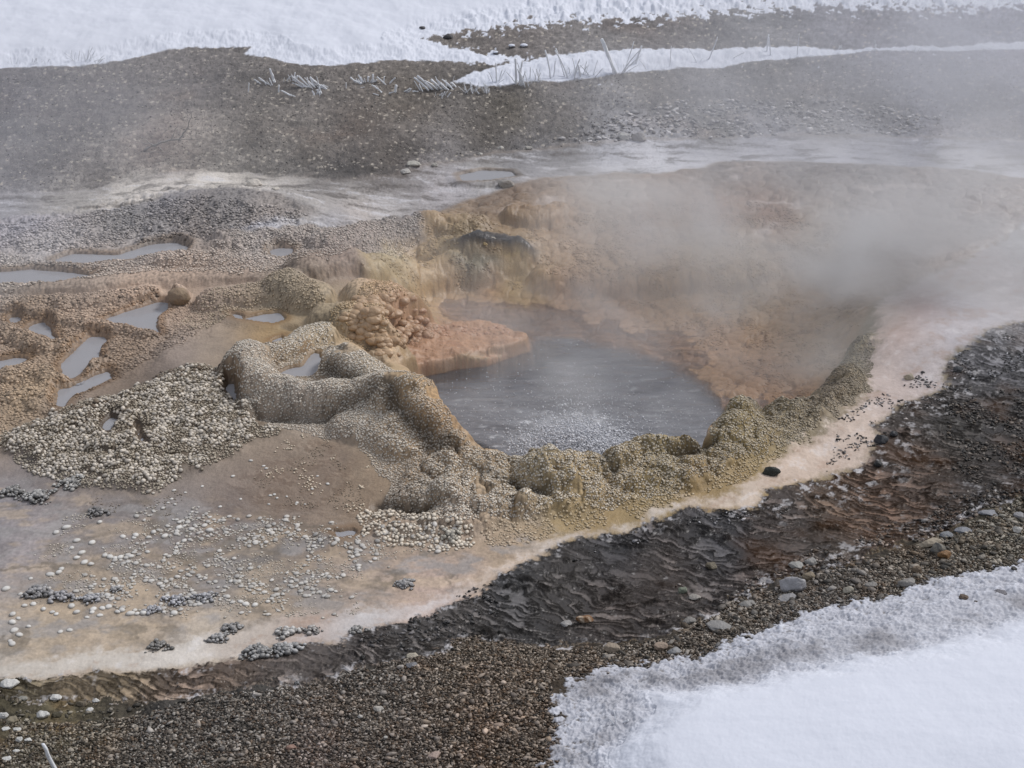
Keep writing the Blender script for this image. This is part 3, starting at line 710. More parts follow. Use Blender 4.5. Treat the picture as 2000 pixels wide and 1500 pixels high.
# sampling the finished ground
def gidx(x, y):
    rr = np.hypot(x, y); aa = np.arctan2(x, y)
    v = np.interp(rr, r, np.arange(NR)); u = np.interp(aa, az, np.arange(NA))
    i = np.clip(v.astype(int), 0, NR - 2); j = np.clip(u.astype(int), 0, NA - 2)
    return i, j, v - i, u - j
def gs(G, x, y):
    i, j, v, u = gidx(np.asarray(x, float), np.asarray(y, float))
    if G.ndim == 3: u, v = u[..., None], v[..., None]
    return (G[i, j] * (1 - u) + G[i, j + 1] * u) * (1 - v) + (G[i + 1, j] * (1 - u) + G[i + 1, j + 1] * u) * v
def gz(x, y): return gs(Z, x, y)
def gn(x, y, e=.012):
    n_ = np.stack([(gz(x - e, y) - gz(x + e, y)) / (2 * e), (gz(x, y - e) - gz(x, y + e)) / (2 * e), np.ones(np.shape(x))], -1)
    return n_ / np.linalg.norm(n_, axis=-1, keepdims=True)

# ------------------------------------------------------------------ water
def water_mat(name, tint, thick, bump, bscale, stretch=(1, 1, 1), rgh=.04, milk=(.2, .19, .2)):
    """clear to milky water: what lies below shows through, the sky is mirrored more at grazing angles"""
    mt = bpy.data.materials.new(name); mt.use_nodes = True
    n_, l_ = mt.node_tree.nodes, mt.node_tree.links
    n_.clear()
    out = n_.new('ShaderNodeOutputMaterial'); tr = n_.new('ShaderNodeBsdfTransparent'); gl = n_.new('ShaderNodeBsdfGlossy'); df_ = n_.new('ShaderNodeBsdfDiffuse')
    tr.inputs['Color'].default_value = (*tint, 1); gl.inputs['Roughness'].default_value = rgh; df_.inputs['Color'].default_value = (*milk, 1)
    mx0 = n_.new('ShaderNodeMixShader'); mx0.inputs['Fac'].default_value = thick
    mx = n_.new('ShaderNodeMixShader'); fz = n_.new('ShaderNodeFresnel'); fz.inputs['IOR'].default_value = 1.33
    bp = n_.new('ShaderNodeBump'); bp.inputs['Distance'].default_value = bump; bp.inputs['Strength'].default_value = 1
    t_ = n_.new('ShaderNodeTexCoord'); mp = n_.new('ShaderNodeMapping'); mp.inputs['Scale'].default_value = stretch
    z_ = n_.new('ShaderNodeTexNoise'); z_.inputs['Scale'].default_value = bscale; z_.inputs['Detail'].default_value = 3
    l_.new(t_.outputs['Object'], mp.inputs['Vector']); l_.new(mp.outputs['Vector'], z_.inputs['Vector'])
    l_.new(z_.outputs['Fac'], bp.inputs['Height'])
    for s_ in (gl, fz, df_): l_.new(bp.outputs['Normal'], s_.inputs['Normal'])
    l_.new(tr.outputs['BSDF'], mx0.inputs[1]); l_.new(df_.outputs['BSDF'], mx0.inputs[2])
    l_.new(fz.outputs['Fac'], mx.inputs['Fac']); l_.new(mx0.outputs['Shader'], mx.inputs[1]); l_.new(gl.outputs['BSDF'], mx.inputs[2])
    l_.new(mx.outputs['Shader'], out.inputs['Surface'])
    return mt
WPOOL = water_mat('spring_water', (.97, .94, .93), .5, .02, 7, (1, 2.2, 1), .07, (.27, .265, .29))
pn_, pl_ = WPOOL.node_tree.nodes, WPOOL.node_tree.links
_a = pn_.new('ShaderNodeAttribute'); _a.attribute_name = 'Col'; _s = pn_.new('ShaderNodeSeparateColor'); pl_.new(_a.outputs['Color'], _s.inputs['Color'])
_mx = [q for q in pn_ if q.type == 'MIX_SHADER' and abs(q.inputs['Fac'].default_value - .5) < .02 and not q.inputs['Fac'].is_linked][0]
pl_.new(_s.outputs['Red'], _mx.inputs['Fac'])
_df = [q for q in pn_ if q.type == 'BSDF_DIFFUSE'][0]
_nz = pn_.new('ShaderNodeTexNoise'); _nz.inputs['Scale'].default_value = 3.2; _nz.inputs['Detail'].default_value = 5; _nz.inputs['Distortion'].default_value = 1.2
_tc = pn_.new('ShaderNodeTexCoord'); _mp = pn_.new('ShaderNodeMapping'); _mp.inputs['Scale'].default_value = (1, 2.4, 1); pl_.new(_tc.outputs['Object'], _mp.inputs['Vector']); pl_.new(_mp.outputs[0], _nz.inputs['Vector'])
_cr = pn_.new('ShaderNodeMix'); _cr.data_type = 'RGBA'; _cr.inputs['A'].default_value = (.07, .068, .076, 1); _cr.inputs['B'].default_value = (.27, .275, .30, 1)
pl_.new(_nz.outputs['Fac'], _cr.inputs['Factor'])
_fm = pn_.new('ShaderNodeMix'); _fm.data_type = 'RGBA'; _fm.inputs['B'].default_value = (.93, .94, .97, 1)      # froth over the boil
pl_.new(_cr.outputs['Result'], _fm.inputs['A']); pl_.new(_s.outputs['Green'], _fm.inputs['Factor']); pl_.new(_fm.outputs['Result'], _df.inputs['Color'])
WPUD = water_mat('puddle_water', (.85, .83, .82), .62, .0015, 14, (1, 2, 1), .03, (.52, .52, .55))
def sheet(name, poly, z, mat, step, G=None, lim=-.02, fallback=None):
    P_ = np.asarray(poly)
    xs = np.arange(P_[:, 0].min() - .06, P_[:, 0].max() + .06 + step, step); ys = np.arange(P_[:, 1].min() - .06, P_[:, 1].max() + .06 + step, step)
    xx, yy = np.meshgrid(xs, ys)
    s = samp(G, xx, yy)
    ix_ = np.arange(xx.size).reshape(xx.shape)
    q = np.stack([ix_[:-1, :-1], ix_[:-1, 1:], ix_[1:, 1:], ix_[1:, :-1]], -1)
    keep = np.maximum(np.maximum(s[:-1, :-1], s[1:, 1:]), np.maximum(s[:-1, 1:], s[1:, :-1])) > lim
    f = q[keep]
    V_ = np.stack([xx.ravel(), yy.ravel(), np.full(xx.size, z)], -1)
    used = np.zeros(xx.size, bool); used[f.ravel()] = True
    new = np.cumsum(used) - 1
    cc = None
    if name == 'water':
        VV_ = V_[used]; dep = z - gs(Z, VV_[:, 0], VV_[:, 1])
        fx_, fy_ = unproj(1115, 862, z)
        fo = np.exp(-(((VV_[:, 0] - fx_) / .16) ** 2 + ((VV_[:, 1] - fy_) / .20) ** 2)); nf = fbm(VV_[:, 0], VV_[:, 1] * 1.3, 17, 4, 191, .7)
        dx_, dy_ = VV_[:, 0] - fx_, VV_[:, 1] - fy_
        fo2 = np.exp(-((dx_ / .42) ** 2 + (dy_ / .34) ** 2)) * sst(.22, .55, nf + .3 * noise(np.arctan2(dx_, dy_) * 9, np.hypot(dx_, dy_) * 6, 195))
        nl = samp(S['ledge'], VV_[:, 0], VV_[:, 1] + .04)  # water made clearer and darker by the ledge: painted undercut shade
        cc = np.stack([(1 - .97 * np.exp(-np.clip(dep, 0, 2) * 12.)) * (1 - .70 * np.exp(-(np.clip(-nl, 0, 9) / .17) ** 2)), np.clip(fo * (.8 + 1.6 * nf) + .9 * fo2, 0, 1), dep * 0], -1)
        fl_ = fbm(VV_[:, 0] * 1.0 + .15 * noise(VV_[:, 0] * 4, VV_[:, 1] * 4, 5), VV_[:, 1] * 3.2, 6, 4, 199, .65)
        cc[:, 1] = np.clip(cc[:, 1] + .22 * sst(.18, .5, fl_) * sst(.03, .12, dep), 0, 1)
        cc[:, 0] = np.maximum(cc[:, 0], cc[:, 1] * .9)
    return build(name, V_[used], new[f], mat, cc)
pool_poly = pts([(700,540),(820,560),(880,560),(1000,560),(1200,570),(1400,600),(1500,640),(1600,700)]) .tolist()
pool_poly += [list(at(px, py, .03)) for px, py in ((1600,770),(1500,788),(1440,800),(1370,876),(1240,888),(1080,912),(1000,903),(905,888),(860,840),(830,775),(770,710))]
Gp = sdf(pool_poly, .3)
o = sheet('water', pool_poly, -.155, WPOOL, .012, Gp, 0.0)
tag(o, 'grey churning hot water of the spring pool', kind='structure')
for k_, (P2, lv, G) in enumerate(PUD):
    o = sheet('puddle_water', P2, lv, WPUD, .012, G, -.02)
    tag(o, 'still shallow water standing in a hollow of the sinter', kind='structure')
print('water', time.time() - T0)

# ------------------------------------------------------------------ knobs of geyserite and gravel: real little solids in their thousands
ACC = {}
def frames(n_):
    a = np.where(np.abs(n_[:, :1]) < .9, np.array([[1., 0, 0]]), np.array([[0., 1, 0]]))
    t = np.cross(n_, a); t /= np.linalg.norm(t, axis=1, keepdims=True)
    return t, np.cross(n_, t)
def dome_tmpl(k_):
    v = [(0, 0, 1.0)]
    for rr_, zz_, o_ in ((.55, .84, 0), (.93, .40, .5), (.86, -.35, 0)):
        for i in range(k_):
            a = 2 * math.pi * (i + o_) / k_
            v.append((rr_ * math.cos(a), rr_ * math.sin(a), zz_))
    f = [(0, 1 + i, 1 + (i + 1) % k_) for i in range(k_)]
    for b, c_, sh in ((1, 1 + k_, 0), (1 + k_, 1 + 2 * k_, 1)):
        for i in range(k_):
            j = (i + 1) % k_
            f += [(b + i, c_ + i, b + j), (b + j, c_ + i, c_ + j)] if not sh else [(b + i, c_ + i, c_ + j), (b + i, c_ + j, b + j)]
    return np.array(v), np.array(f)
def hexgrid(poly, s, jit=.32):
    P_ = np.asarray(poly)
    x0, y0, x1, y1 = P_[:, 0].min(), P_[:, 1].min(), P_[:, 0].max(), P_[:, 1].max()
    ny = int((y1 - y0) / (s * .87)) + 1; nx = int((x1 - x0) / s) + 1
    a, b = np.meshgrid(np.arange(nx), np.arange(ny))
    x = x0 + (a + .5 * (b & 1)) * s + (RS.rand(ny, nx) - .5) * s * 2 * jit; y = y0 + b * s * .87 + (RS.rand(ny, nx) - .5) * s * 2 * jit
    return x.ravel(), y.ravel()
def domes(x, y, rad, hgt, tip, base, k_=6, lift=0.0, spread=.15):
    """tip, base (n,3) colours"""
    T, F = dome_tmpl(k_)
    n_ = gn(x, y); t, b = frames(n_)
    z = gz(x, y)
    n = len(x)
    ph = RS.rand(n) * 6.283; cp, sp_ = np.cos(ph), np.sin(ph)
    el = 1 + spread * (RS.rand(n) - .5) * 2
    tx = T[None, :, 0] * (rad * el)[:, None]; ty = T[None, :, 1] * (rad / el)[:, None]
    jj = 1 + .12 * (RS.rand(n, len(T)) - .5)
    tx, ty = (tx * cp[:, None] - ty * sp_[:, None]) * jj, (tx * sp_[:, None] + ty * cp[:, None]) * jj
    tz = T[None, :, 2] * hgt[:, None]
    V = np.stack([x, y, z + lift], 1)[:, None, :] + tx[..., None] * t[:, None] + ty[..., None] * b[:, None] + tz[..., None] * n_[:, None]
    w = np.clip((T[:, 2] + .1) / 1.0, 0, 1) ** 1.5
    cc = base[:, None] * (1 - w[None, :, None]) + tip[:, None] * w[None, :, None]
    FF = (F[None] + (np.arange(n) * len(T))[:, None, None]).reshape(-1, 3)
    return V.reshape(-1, 3), FF, cc.reshape(-1, 3)
def join(parts):
    V, F, c_, o_ = [], [], [], 0
    for v, f, k_ in parts:
        V.append(v); F.append(f + o_); c_.append(k_); o_ += len(v)
    return np.vstack(V), np.vstack(F), np.vstack(c_)
knobm, kb = principled('sinter_knobs', 'Col', rough=.5)
stonem, sb_ = principled('stones', 'Col', rough=.65)
def add_bump(mt, sc_, dist):
    n_, l_ = mt.node_tree.nodes, mt.node_tree.links
    b_ = n_['Principled BSDF']; t_ = n_.new('ShaderNodeTexCoord'); z_ = n_.new('ShaderNodeTexNoise'); z_.inputs['Scale'].default_value = sc_; z_.inputs['Detail'].default_value = 4
    p_ = n_.new('ShaderNodeBump'); p_.inputs['Distance'].default_value = dist
    l_.new(t_.outputs['Object'], z_.inputs['Vector']); l_.new(z_.outputs['Fac'], p_.inputs['Height']); l_.new(p_.outputs['Normal'], b_.inputs['Normal'])
add_bump(stonem, 120, .004)

def scatter(poly, s, cover, sz, hf, tipf, basef, k_=6, fr=14.0, thr=0.0, edge=.03, mask=None, seed=1, pcol=None, jit=.32):
    P_ = pts(poly); G_ = sdf(P_, .3)
    x, y = hexgrid(P_, s, jit)
    q = samp(G_, x + .03 * noise(x * 9, y * 9, seed), y + .03 * noise(x * 9, y * 9, seed + 1))
    nn = fbm(x, y, fr, 3, seed + 2, .55)
    keep = (q > 0) & (nn + np.clip(q / edge, 0, 1) * .25 - .25 > thr) & (RS.rand(len(x)) < cover)
    x, y, nn = x[keep], y[keep], nn[keep]
    i, j, _, _ = gidx(x, y)
    ok = (pw[i, j] < -.006) & (D['pit'][i, j] < -.005) & ~msnow[i, j]
    if mask is not None: ok &= mask(i, j, x, y)
    x, y = x[ok], y[ok]; i, j = i[ok], j[ok]
    n = len(x)
    rad = s * .5 * sz * (.55 + .8 * RS.rand(n) ** 1.4)
    loc = col[i, j]; loc = loc / np.maximum(loc.mean(1, keepdims=True), 1e-3)      # hue of the ground here
    tip = np.clip(tipf(i, j, n, loc), 0, .9); base = np.clip(basef(i, j, n, loc), 0, .9)
    return domes(x, y, rad, rad * hf * (.8 + .5 * RS.rand(n)), tip, base, k_)
def tip_of(h, hue=.25, var=.18):
    c0 = hexc(h)
    return lambda i, j, n, loc: (c0[None] * (1 - hue) + c0.mean() * loc * hue) * (1 - var / 2 + var * RS.rand(n))[:, None]
hexs = tip_of
F_FIELD = [(-20,858),(60,830),(130,800),(200,775),(290,745),(340,722),(400,712),(440,725),(440,745),(470,790),(500,825),(560,845),(480,872),(420,905),(345,940),(290,968),(130,945),(60,920),(0,885)]
F_RIM = [(440,735),(455,712),(500,690),(560,672),(620,645),(650,650),(645,690),(700,715),(760,730),(800,755),(850,800),(885,850),(905,885),(1000,897),(1080,905),(1170,903),(1240,880),(1370,870),(1400,830),(1440,797),(1580,785),(1640,730),(1690,650),(1702,690),(1698,760),(1600,838),(1500,885),(1350,955),(1220,985),(1060,1010),(930,1030),(800,1035),(740,1010),(760,960),(725,905),(690,865),(600,845),(500,832),(465,790)]
big = []
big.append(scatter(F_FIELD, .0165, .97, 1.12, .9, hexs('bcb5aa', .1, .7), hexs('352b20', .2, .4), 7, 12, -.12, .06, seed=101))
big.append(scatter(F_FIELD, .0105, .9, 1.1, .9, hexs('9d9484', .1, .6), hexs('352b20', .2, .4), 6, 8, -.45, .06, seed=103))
big.append(scatter([(690,1000),(740,985),(800,1000),(870,1030),(935,1030),(930,1065),(850,1075),(760,1068),(700,1050)], .017, .95, 1.0, .85, hexs('cfc8ba', .2), hexs('4f4230', .3), 7, 9, -.3, .04, seed=121))
PAL_S_V = dull(cs(PAL_S), .78) * np.array([1.02, .99, 1.0])
def PALV(i, j): return PAL_S_V[i, j]
def RIMW(i, j):
    near = sst(.20, .0, np.abs(D['pit'][i, j])) * sst(.1, -.25, X[i, j])        # ochre flank that falls to the water
    return np.clip(.90 - .42 * sst(-.2, .9, X[i, j]) - .35 * sst(.9, 1.4, X[i, j]) - .5 * near, .12, 1) * (1 - .30 * sst(.03, .0, lobv[i, j]) * sst(-.2, -.4, X[i, j]))
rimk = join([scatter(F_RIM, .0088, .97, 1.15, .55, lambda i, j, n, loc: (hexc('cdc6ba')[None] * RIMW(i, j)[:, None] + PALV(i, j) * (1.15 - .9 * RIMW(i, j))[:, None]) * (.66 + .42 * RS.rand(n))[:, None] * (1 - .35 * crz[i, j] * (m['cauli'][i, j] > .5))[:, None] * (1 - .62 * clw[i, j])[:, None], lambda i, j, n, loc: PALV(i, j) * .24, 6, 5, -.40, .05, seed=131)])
for a_ in (([(380,605),(420,585),(500,575),(560,562),(620,580),(640,605),(600,615),(480,610),(400,650),(340,640)], .0115, .8, 'b3a48c', 141),
           ([(640,630),(680,610),(740,580),(800,600),(810,640),(760,690),(700,680),(640,650)], .0105, .75, 'b79c74', 145),):
    big.append(scatter(a_[0], a_[1], a_[2], 1.0, .8, lambda i, j, n, loc, h_=a_[3]: (hexc(h_)[None] * .55 + col[i, j] * .55) * (.85 + .3 * RS.rand(n))[:, None], lambda i, j, n, loc: col[i, j] * .42, 6, 8, -.6, .06, seed=a_[4]))
# greyer knobs at the back and tan ones on the terraces
big.append(scatter([(-200,440),(0,445),(150,425),(300,395),(480,400),(610,420),(560,450),(430,480),(380,470),(250,485),(120,500),(-200,500)], .0165, .8, 1.05, .75, lambda i, j, n, loc: col[i, j] * (.95 + .6 * RS.rand(n))[:, None], lambda i, j, n, loc: col[i, j] * .42, 6, 7, -.3, .1, seed=151))
big.append(scatter([(-200,500),(0,500),(100,520),(280,512),(400,500),(430,480),(600,458),(820,440),(830,465),(720,520),(640,540),(560,545),(300,545),(150,560),(-200,600)], .0135, .85, 1.05, .75, lambda i, j, n, loc: (hexc('c2bbb2')[None] * .35 + col[i, j] * .8) * (.9 + .35 * RS.rand(n))[:, None], lambda i, j, n, loc: col[i, j] * .45, 6, 7, -.45, .08, seed=161))
big.append(scatter([(-200,585),(0,590),(120,585),(300,575),(420,590),(400,650),(330,690),(220,745),(100,815),(0,850),(-200,880)], .014, .85, 1.05, .6, lambda i, j, n, loc: col[i, j] * (1.12 + .3 * RS.rand(n))[:, None], lambda i, j, n, loc: col[i, j] * .6, 6, 7, -.5, .08, seed=171))
# sparse grains on the brown slope, dark ones by the field
big.append(scatter([(540,850),(640,840),(720,870),(750,940),(760,990),(690,1010),(600,960),(500,940)], .011, .5, .85, .9, hexs('cfc4b0', .2), hexs('5a4a36', .3), 6, 8, .06, .25, seed=181))
big.append(scatter([(250,760),(330,720),(430,715),(440,735),(340,745),(200,800),(120,830),(150,795)], .019, .7, 1.1, .7, hexs('6a5a48', .4), hexs('2e2620', .3), 6, 8, -.2, .1, seed=185))
# pale nodules in strings and clusters over the flats
CL = [(225,1120),(270,1100),(300,1085),(340,1075),(300,1140),(350,1150),(400,1120),(440,1080),(500,1050),(540,1045),(580,1060),(640,1080),(560,1020),(520,1030),(700,1075),(740,1060),(480,1140),(560,1150),(600,1165),(530,1170),(620,1130),(440,1160),(380,1170),(660,1100),(680,1060),(600,1040),(230,1150),(310,1170),(480,1060),(740,1040),(620,1010),(330,1000),(350,1020),(390,1030),(420,1040),(840,1050),(880,1045)]
def cl_mask(i, j, x, y):
    d = np.full(x.shape, 9.)
    for px, py in CL:
        X_, Y_ = at(px, py)
        d = np.minimum(d, np.hypot((x - X_) / .11, (y - Y_) / .10))
    return RS.rand(len(x)) < np.clip(1.35 - d, .03, .95) * (.06 + .94 * STR(x, y))
def STR(x, y):
    a, b, _ = worley(x + .10 * noise(x * 4.5, y * 4.5, 5) + .03 * noise(x * 17, y * 17, 7), y + .10 * noise(x * 4.5, y * 4.5, 6) + .03 * noise(x * 17, y * 17, 8), 5.0, 303)
    return np.clip(sst(.34, .08, b - a) + .8 * sst(.15, .5, fbm(x, y, 6, 3, 307)), 0, 1)
FL = [(120,1010),(300,985),(420,990),(620,1015),(760,1030),(930,1035),(900,1070),(740,1120),(700,1200),(450,1225),(230,1190),(60,1180),(60,1060)]
big.append(scatter(FL, .024, .95, .9, .42, hexs('b3b1ad', .1, .5), hexs('5a4e3e', .3), 7, 9, -.6, .1, mask=cl_mask, seed=191, jit=.45))
big.append(scatter(FL, .013, .8, .9, .5, hexs('b0aba2', .1, .5), hexs('5a4e3e', .3), 6, 9, -.4, .1, mask=cl_mask, seed=195, jit=.45))
big.append(scatter([(700,545),(700,515),(760,490),(830,450),(900,420),(1000,440),(1100,440),(1250,400),(1500,400),(1700,460),(1680,560),(1690,640),(1640,725),(1580,785),(1440,800),(1400,720),(1300,640),(1100,590),(860,570),(800,610),(830,640),(800,700),(765,700),(740,640)], .0135, .7, 1.1, .38, lambda i, j, n, loc: col[i, j] * (.98 + .22 * RS.rand(n))[:, None], lambda i, j, n, loc: col[i, j] * .7, 6, 6, .02, .05, mask=lambda i, j, x, y: (Z[i, j] > -.15) & (rockm[i, j] < .3), seed=201))
big.append(scatter([(1000,1010),(1100,990),(1220,975),(1350,945),(1500,875),(1610,825),(1650,800),(1600,842),(1560,872),(1480,930),(1380,965),(1280,995),(1150,1036),(1050,1060),(950,1070),(930,1040)], .0115, .75, 1.0, .6, lambda i, j, n, loc: (hexc('b8ac96')[None] * .4 + PALV(i, j) * .75) * (.8 + .4 * RS.rand(n))[:, None], lambda i, j, n, loc: PALV(i, j) * .5, 6, 9, -.25, .03, seed=211))
big.append(scatter(FL, .0085, .45, .85, .6, hexs('b5aea2', .2, .5), hexs('5a4e3e', .3), 6, 6, .05, .1, seed=231, jit=.45))
big.append(scatter([(60,990),(300,960),(450,960),(640,850),(760,960),(760,1010),(620,1010),(420,990),(200,1030)], .0075, .3, .85, .8, hexs('8e8272', .3, .6), hexs('40362a', .3), 6, 7, .1, .1, seed=235, jit=.45))
V_, F_, c_ = join(big)
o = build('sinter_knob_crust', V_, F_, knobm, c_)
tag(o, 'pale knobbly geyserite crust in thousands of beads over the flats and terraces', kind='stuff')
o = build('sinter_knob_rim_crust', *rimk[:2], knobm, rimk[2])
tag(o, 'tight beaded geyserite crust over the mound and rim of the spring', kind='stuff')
print('knobs', len(V_), len(rimk[0]), time.time() - T0)

# gravel
ph_ = (1 + 5 ** .5) / 2
ICO = np.array([(-1, ph_, 0), (1, ph_, 0), (-1, -ph_, 0), (1, -ph_, 0), (0, -1, ph_), (0, 1, ph_), (0, -1, -ph_), (0, 1, -ph_), (ph_, 0, -1), (ph_, 0, 1), (-ph_, 0, -1), (-ph_, 0, 1)]) / 1.902
ICF = np.array([(0, 11, 5), (0, 5, 1), (0, 1, 7), (0, 7, 10), (0, 10, 11), (1, 5, 9), (5, 11, 4), (11, 10, 2), (10, 7, 6), (7, 1, 8), (3, 9, 4), (3, 4, 2), (3, 2, 6), (3, 6, 8), (3, 8, 9), (4, 9, 5), (2, 4, 11), (6, 2, 10), (8, 6, 7), (9, 8, 1)])
def pebbles(x, y, rad, cc, flat=.6, sink=.2, lift=0.):
    n = len(x)
    sc_ = np.stack([rad * (.8 + .9 * RS.rand(n)), rad * (.55 + .5 * RS.rand(n)), rad * flat * (.6 + .7 * RS.rand(n))], 1)
    v = ICO[None] * (1 + .8 * (RS.rand(n, 12, 1) - .5)) * sc_[:, None]
    t1 = (RS.rand(n) - .5) * 1.2; a = RS.rand(n) * 6.283
    c1, s1 = np.cos(t1)[:, None], np.sin(t1)[:, None]; ca_, sa_ = np.cos(a)[:, None], np.sin(a)[:, None]
    vy = v[..., 1] * c1 - v[..., 2] * s1; vz = v[..., 1] * s1 + v[..., 2] * c1
    vx = v[..., 0] * ca_ - vy * sa_; vy = v[..., 0] * sa_ + vy * ca_
    V = np.stack([x[:, None] + vx, y[:, None] + vy, (gz(x, y) + lift + sc_[:, 2] * (1 - sink * 2))[:, None] + vz], -1)
    FF = (ICF[None] + (np.arange(n) * 12)[:, None, None]).reshape(-1, 3)
    return V.reshape(-1, 3), FF, np.repeat(cc, 12, 0)
def gravel(poly, s, cover, sz, cols, flat=.6, mask=None, seed=1, thr=-9, fr=5, tone=.40, world_pts=None):
    P_ = pts(poly) if world_pts is None else world_pts
    G_ = sdf(P_, .3); x, y = hexgrid(P_, s, .5)
    q = samp(G_, x + .04 * noise(x * 7, y * 7, seed), y + .04 * noise(x * 7, y * 7, seed + 1))
    nn = fbm(x, y, fr, 3, seed + 2, .6)
    i, j, _, _ = gidx(x, y)
    ok = (q > 0) & (nn > thr) & (RS.rand(len(x)) < cover) & ~msnow[i, j] & (~mbank[i, j]) & (pw[i, j] < -.01)
    if mask is not None: ok &= mask(i, j, x, y, nn)
    x, y, i, j, nn = x[ok], y[ok], i[ok], j[ok], nn[ok]
    cl = np.array([hexc(c) for c in cols])
    cc = cl[RS.randint(0, len(cl), len(x))] * (.6 + .75 * RS.rand(len(x)))[:, None]
    cc = dull(cc, .78) * .9
    cc = cc * (1 - tone) + tone * cc.mean(1, keepdims=True) * (col[i, j] / col[i, j].mean(1, keepdims=True))
    return pebbles(x, y, s * .5 * sz * (.6 + .9 * RS.rand(len(x)) ** 1.6), np.clip(cc, .004, .8), flat)
GRC = ['8a8278', '7c7468', '665a4c', '4a3e32', '7a6e60', '5c4228', '3a3024', '8f877c', '644a2c', '2a241c', '665c50', '4a361f', '5a4e40', '9c968e']
notdark = lambda i, j, x, y, nn: (m['dark'][i, j] < .5)
g1_ = gravel([(0,1500),(0,1400),(150,1420),(250,1395),(400,1365),(560,1345),(700,1312),(870,1272),(900,1240),(1000,1235),(1090,1268),(1180,1262),(1300,1245),(1420,1185),(1500,1145),(1700,1098),(1850,1045),(2000,975),(2200,920),(2300,1100),(2000,1120),(1500,1260),(1080,1330),(1100,1500),(1100,1640),(0,1640)], .0076, .97, 1.15, GRC, .6, notdark, 401)
g2_ = gravel([(100,1500),(150,1440),(400,1390),(700,1330),(900,1290),(1080,1310),(1080,1500),(1080,1600),(100,1600)], .024, .2, .7, ['a39c94', '8a837c', '9a8a7a', '6f6a66', '8a7a66'], .6, None, 411)
g3_ = gravel([(1080,1290),(1300,1245),(1420,1190),(1500,1145),(1700,1098),(1850,1045),(2000,975),(2200,940),(2200,1080),(2000,1100),(1800,1140),(1500,1240),(1300,1290),(1080,1310)], .026, .5, .9, ['7b7976', '5a5550', '908a82', '4c3c28', '3a3732', '6a5a46'], .42, None, 421)
jj_ = join([g1_, g2_, g3_])
o = build('gravel', jj_[0], jj_[1], stonem, jj_[2], smooth=False)
tag(o, 'loose brown and grey gravel between the dark runoff and the snow bank', kind='stuff')
s1_ = gravel([(0,375),(250,345),(480,330),(560,340),(760,335),(930,295),(1250,262),(1600,252),(2000,262),(2100,262),(2100,100),(1400,135),(1000,170),(700,140),(400,110),(0,150),(-100,150),(-100,375)], .022, .7, .38, ['b4aca0', '8a8278', '706860', '9d9488', '4c4640'], .6, lambda i, j, x, y, nn: RS.rand(len(x)) < .5 + nn, 431, tone=.3)
s2_ = gravel([(1080,275),(1250,215),(1350,190),(1700,200),(1850,230),(1800,262),(1600,262),(1400,268),(1200,278)], .035, .8, .8, ['a8a4a2', '8c8886', 'c0bcba', '75706e'], .45, lambda i, j, x, y, nn: nn > -.15, 441, tone=.2)
jj_ = join([s1_, s2_])
o = build('scattered_gravel', jj_[0], jj_[1], stonem, jj_[2], smooth=False)
tag(o, 'light grit and flat stones scattered over the brown slope behind the spring', kind='stuff')
d1_ = gravel([(1840,800),(1900,760),(2000,760),(2200,740),(2200,940),(2000,965),(1850,1035),(1800,1030),(1880,940),(1860,880)], .013, .7, .95, ['2a2826', '3a3632', '1e1c1a', '5a4a38', '6a6258'], .5, lambda i, j, x, y, nn: nn > -.05, 451)
d2_ = gravel([(1650,800),(1760,750),(1860,700),(1990,640),(2100,640),(2100,700),(1900,760),(1800,800),(1720,860),(1500,990),(1350,1010),(1250,1040),(1150,1070),(1000,1130),(960,1150),(1050,1110),(1250,1060),(1500,1010),(1600,960)], .0115, .6, .85, ['2c2b2b', '454444', '1e1c1c', '77777a', 'a8a8aa'], .55, lambda i, j, x, y, nn: nn > .1, 461, fr=9)
d3_ = gravel([(1300,1140),(1500,1090),(1700,1040),(1850,1000),(1850,1050),(1700,1100),(1500,1150),(1350,1200)], .014, .6, .95, ['3a3633', '55504a', '6f6a64', '5f4a34', '8d8a86'], .5, lambda i, j, x, y, nn: nn > .08, 471)
d4_ = gravel([(700,1240),(800,1205),(900,1170),(960,1140),(1000,1150),(960,1200),(900,1240),(760,1275)], .014, .5, .9, ['2c2b2b', '454444', '6a686a'], .5, lambda i, j, x, y, nn: nn > .0, 481)
d5_ = gravel([(-50,1345),(100,1365),(250,1385),(420,1360),(350,1400),(200,1440),(100,1430),(-50,1400)], .017, .5, .85, ['3e3a32', '5c5648', '77716a', '8f8a82'], .5, lambda i, j, x, y, nn: nn > .0, 491)
jj_ = join([d1_, d2_, d3_, d4_, d5_])
o = build('dark_stream_gravel', jj_[0], jj_[1], stonem, jj_[2], smooth=False)
tag(o, 'dark knobbly grit breaking the surface of the rippled runoff', kind='stuff')
print('gravel', len(jj_[0]), time.time() - T0)

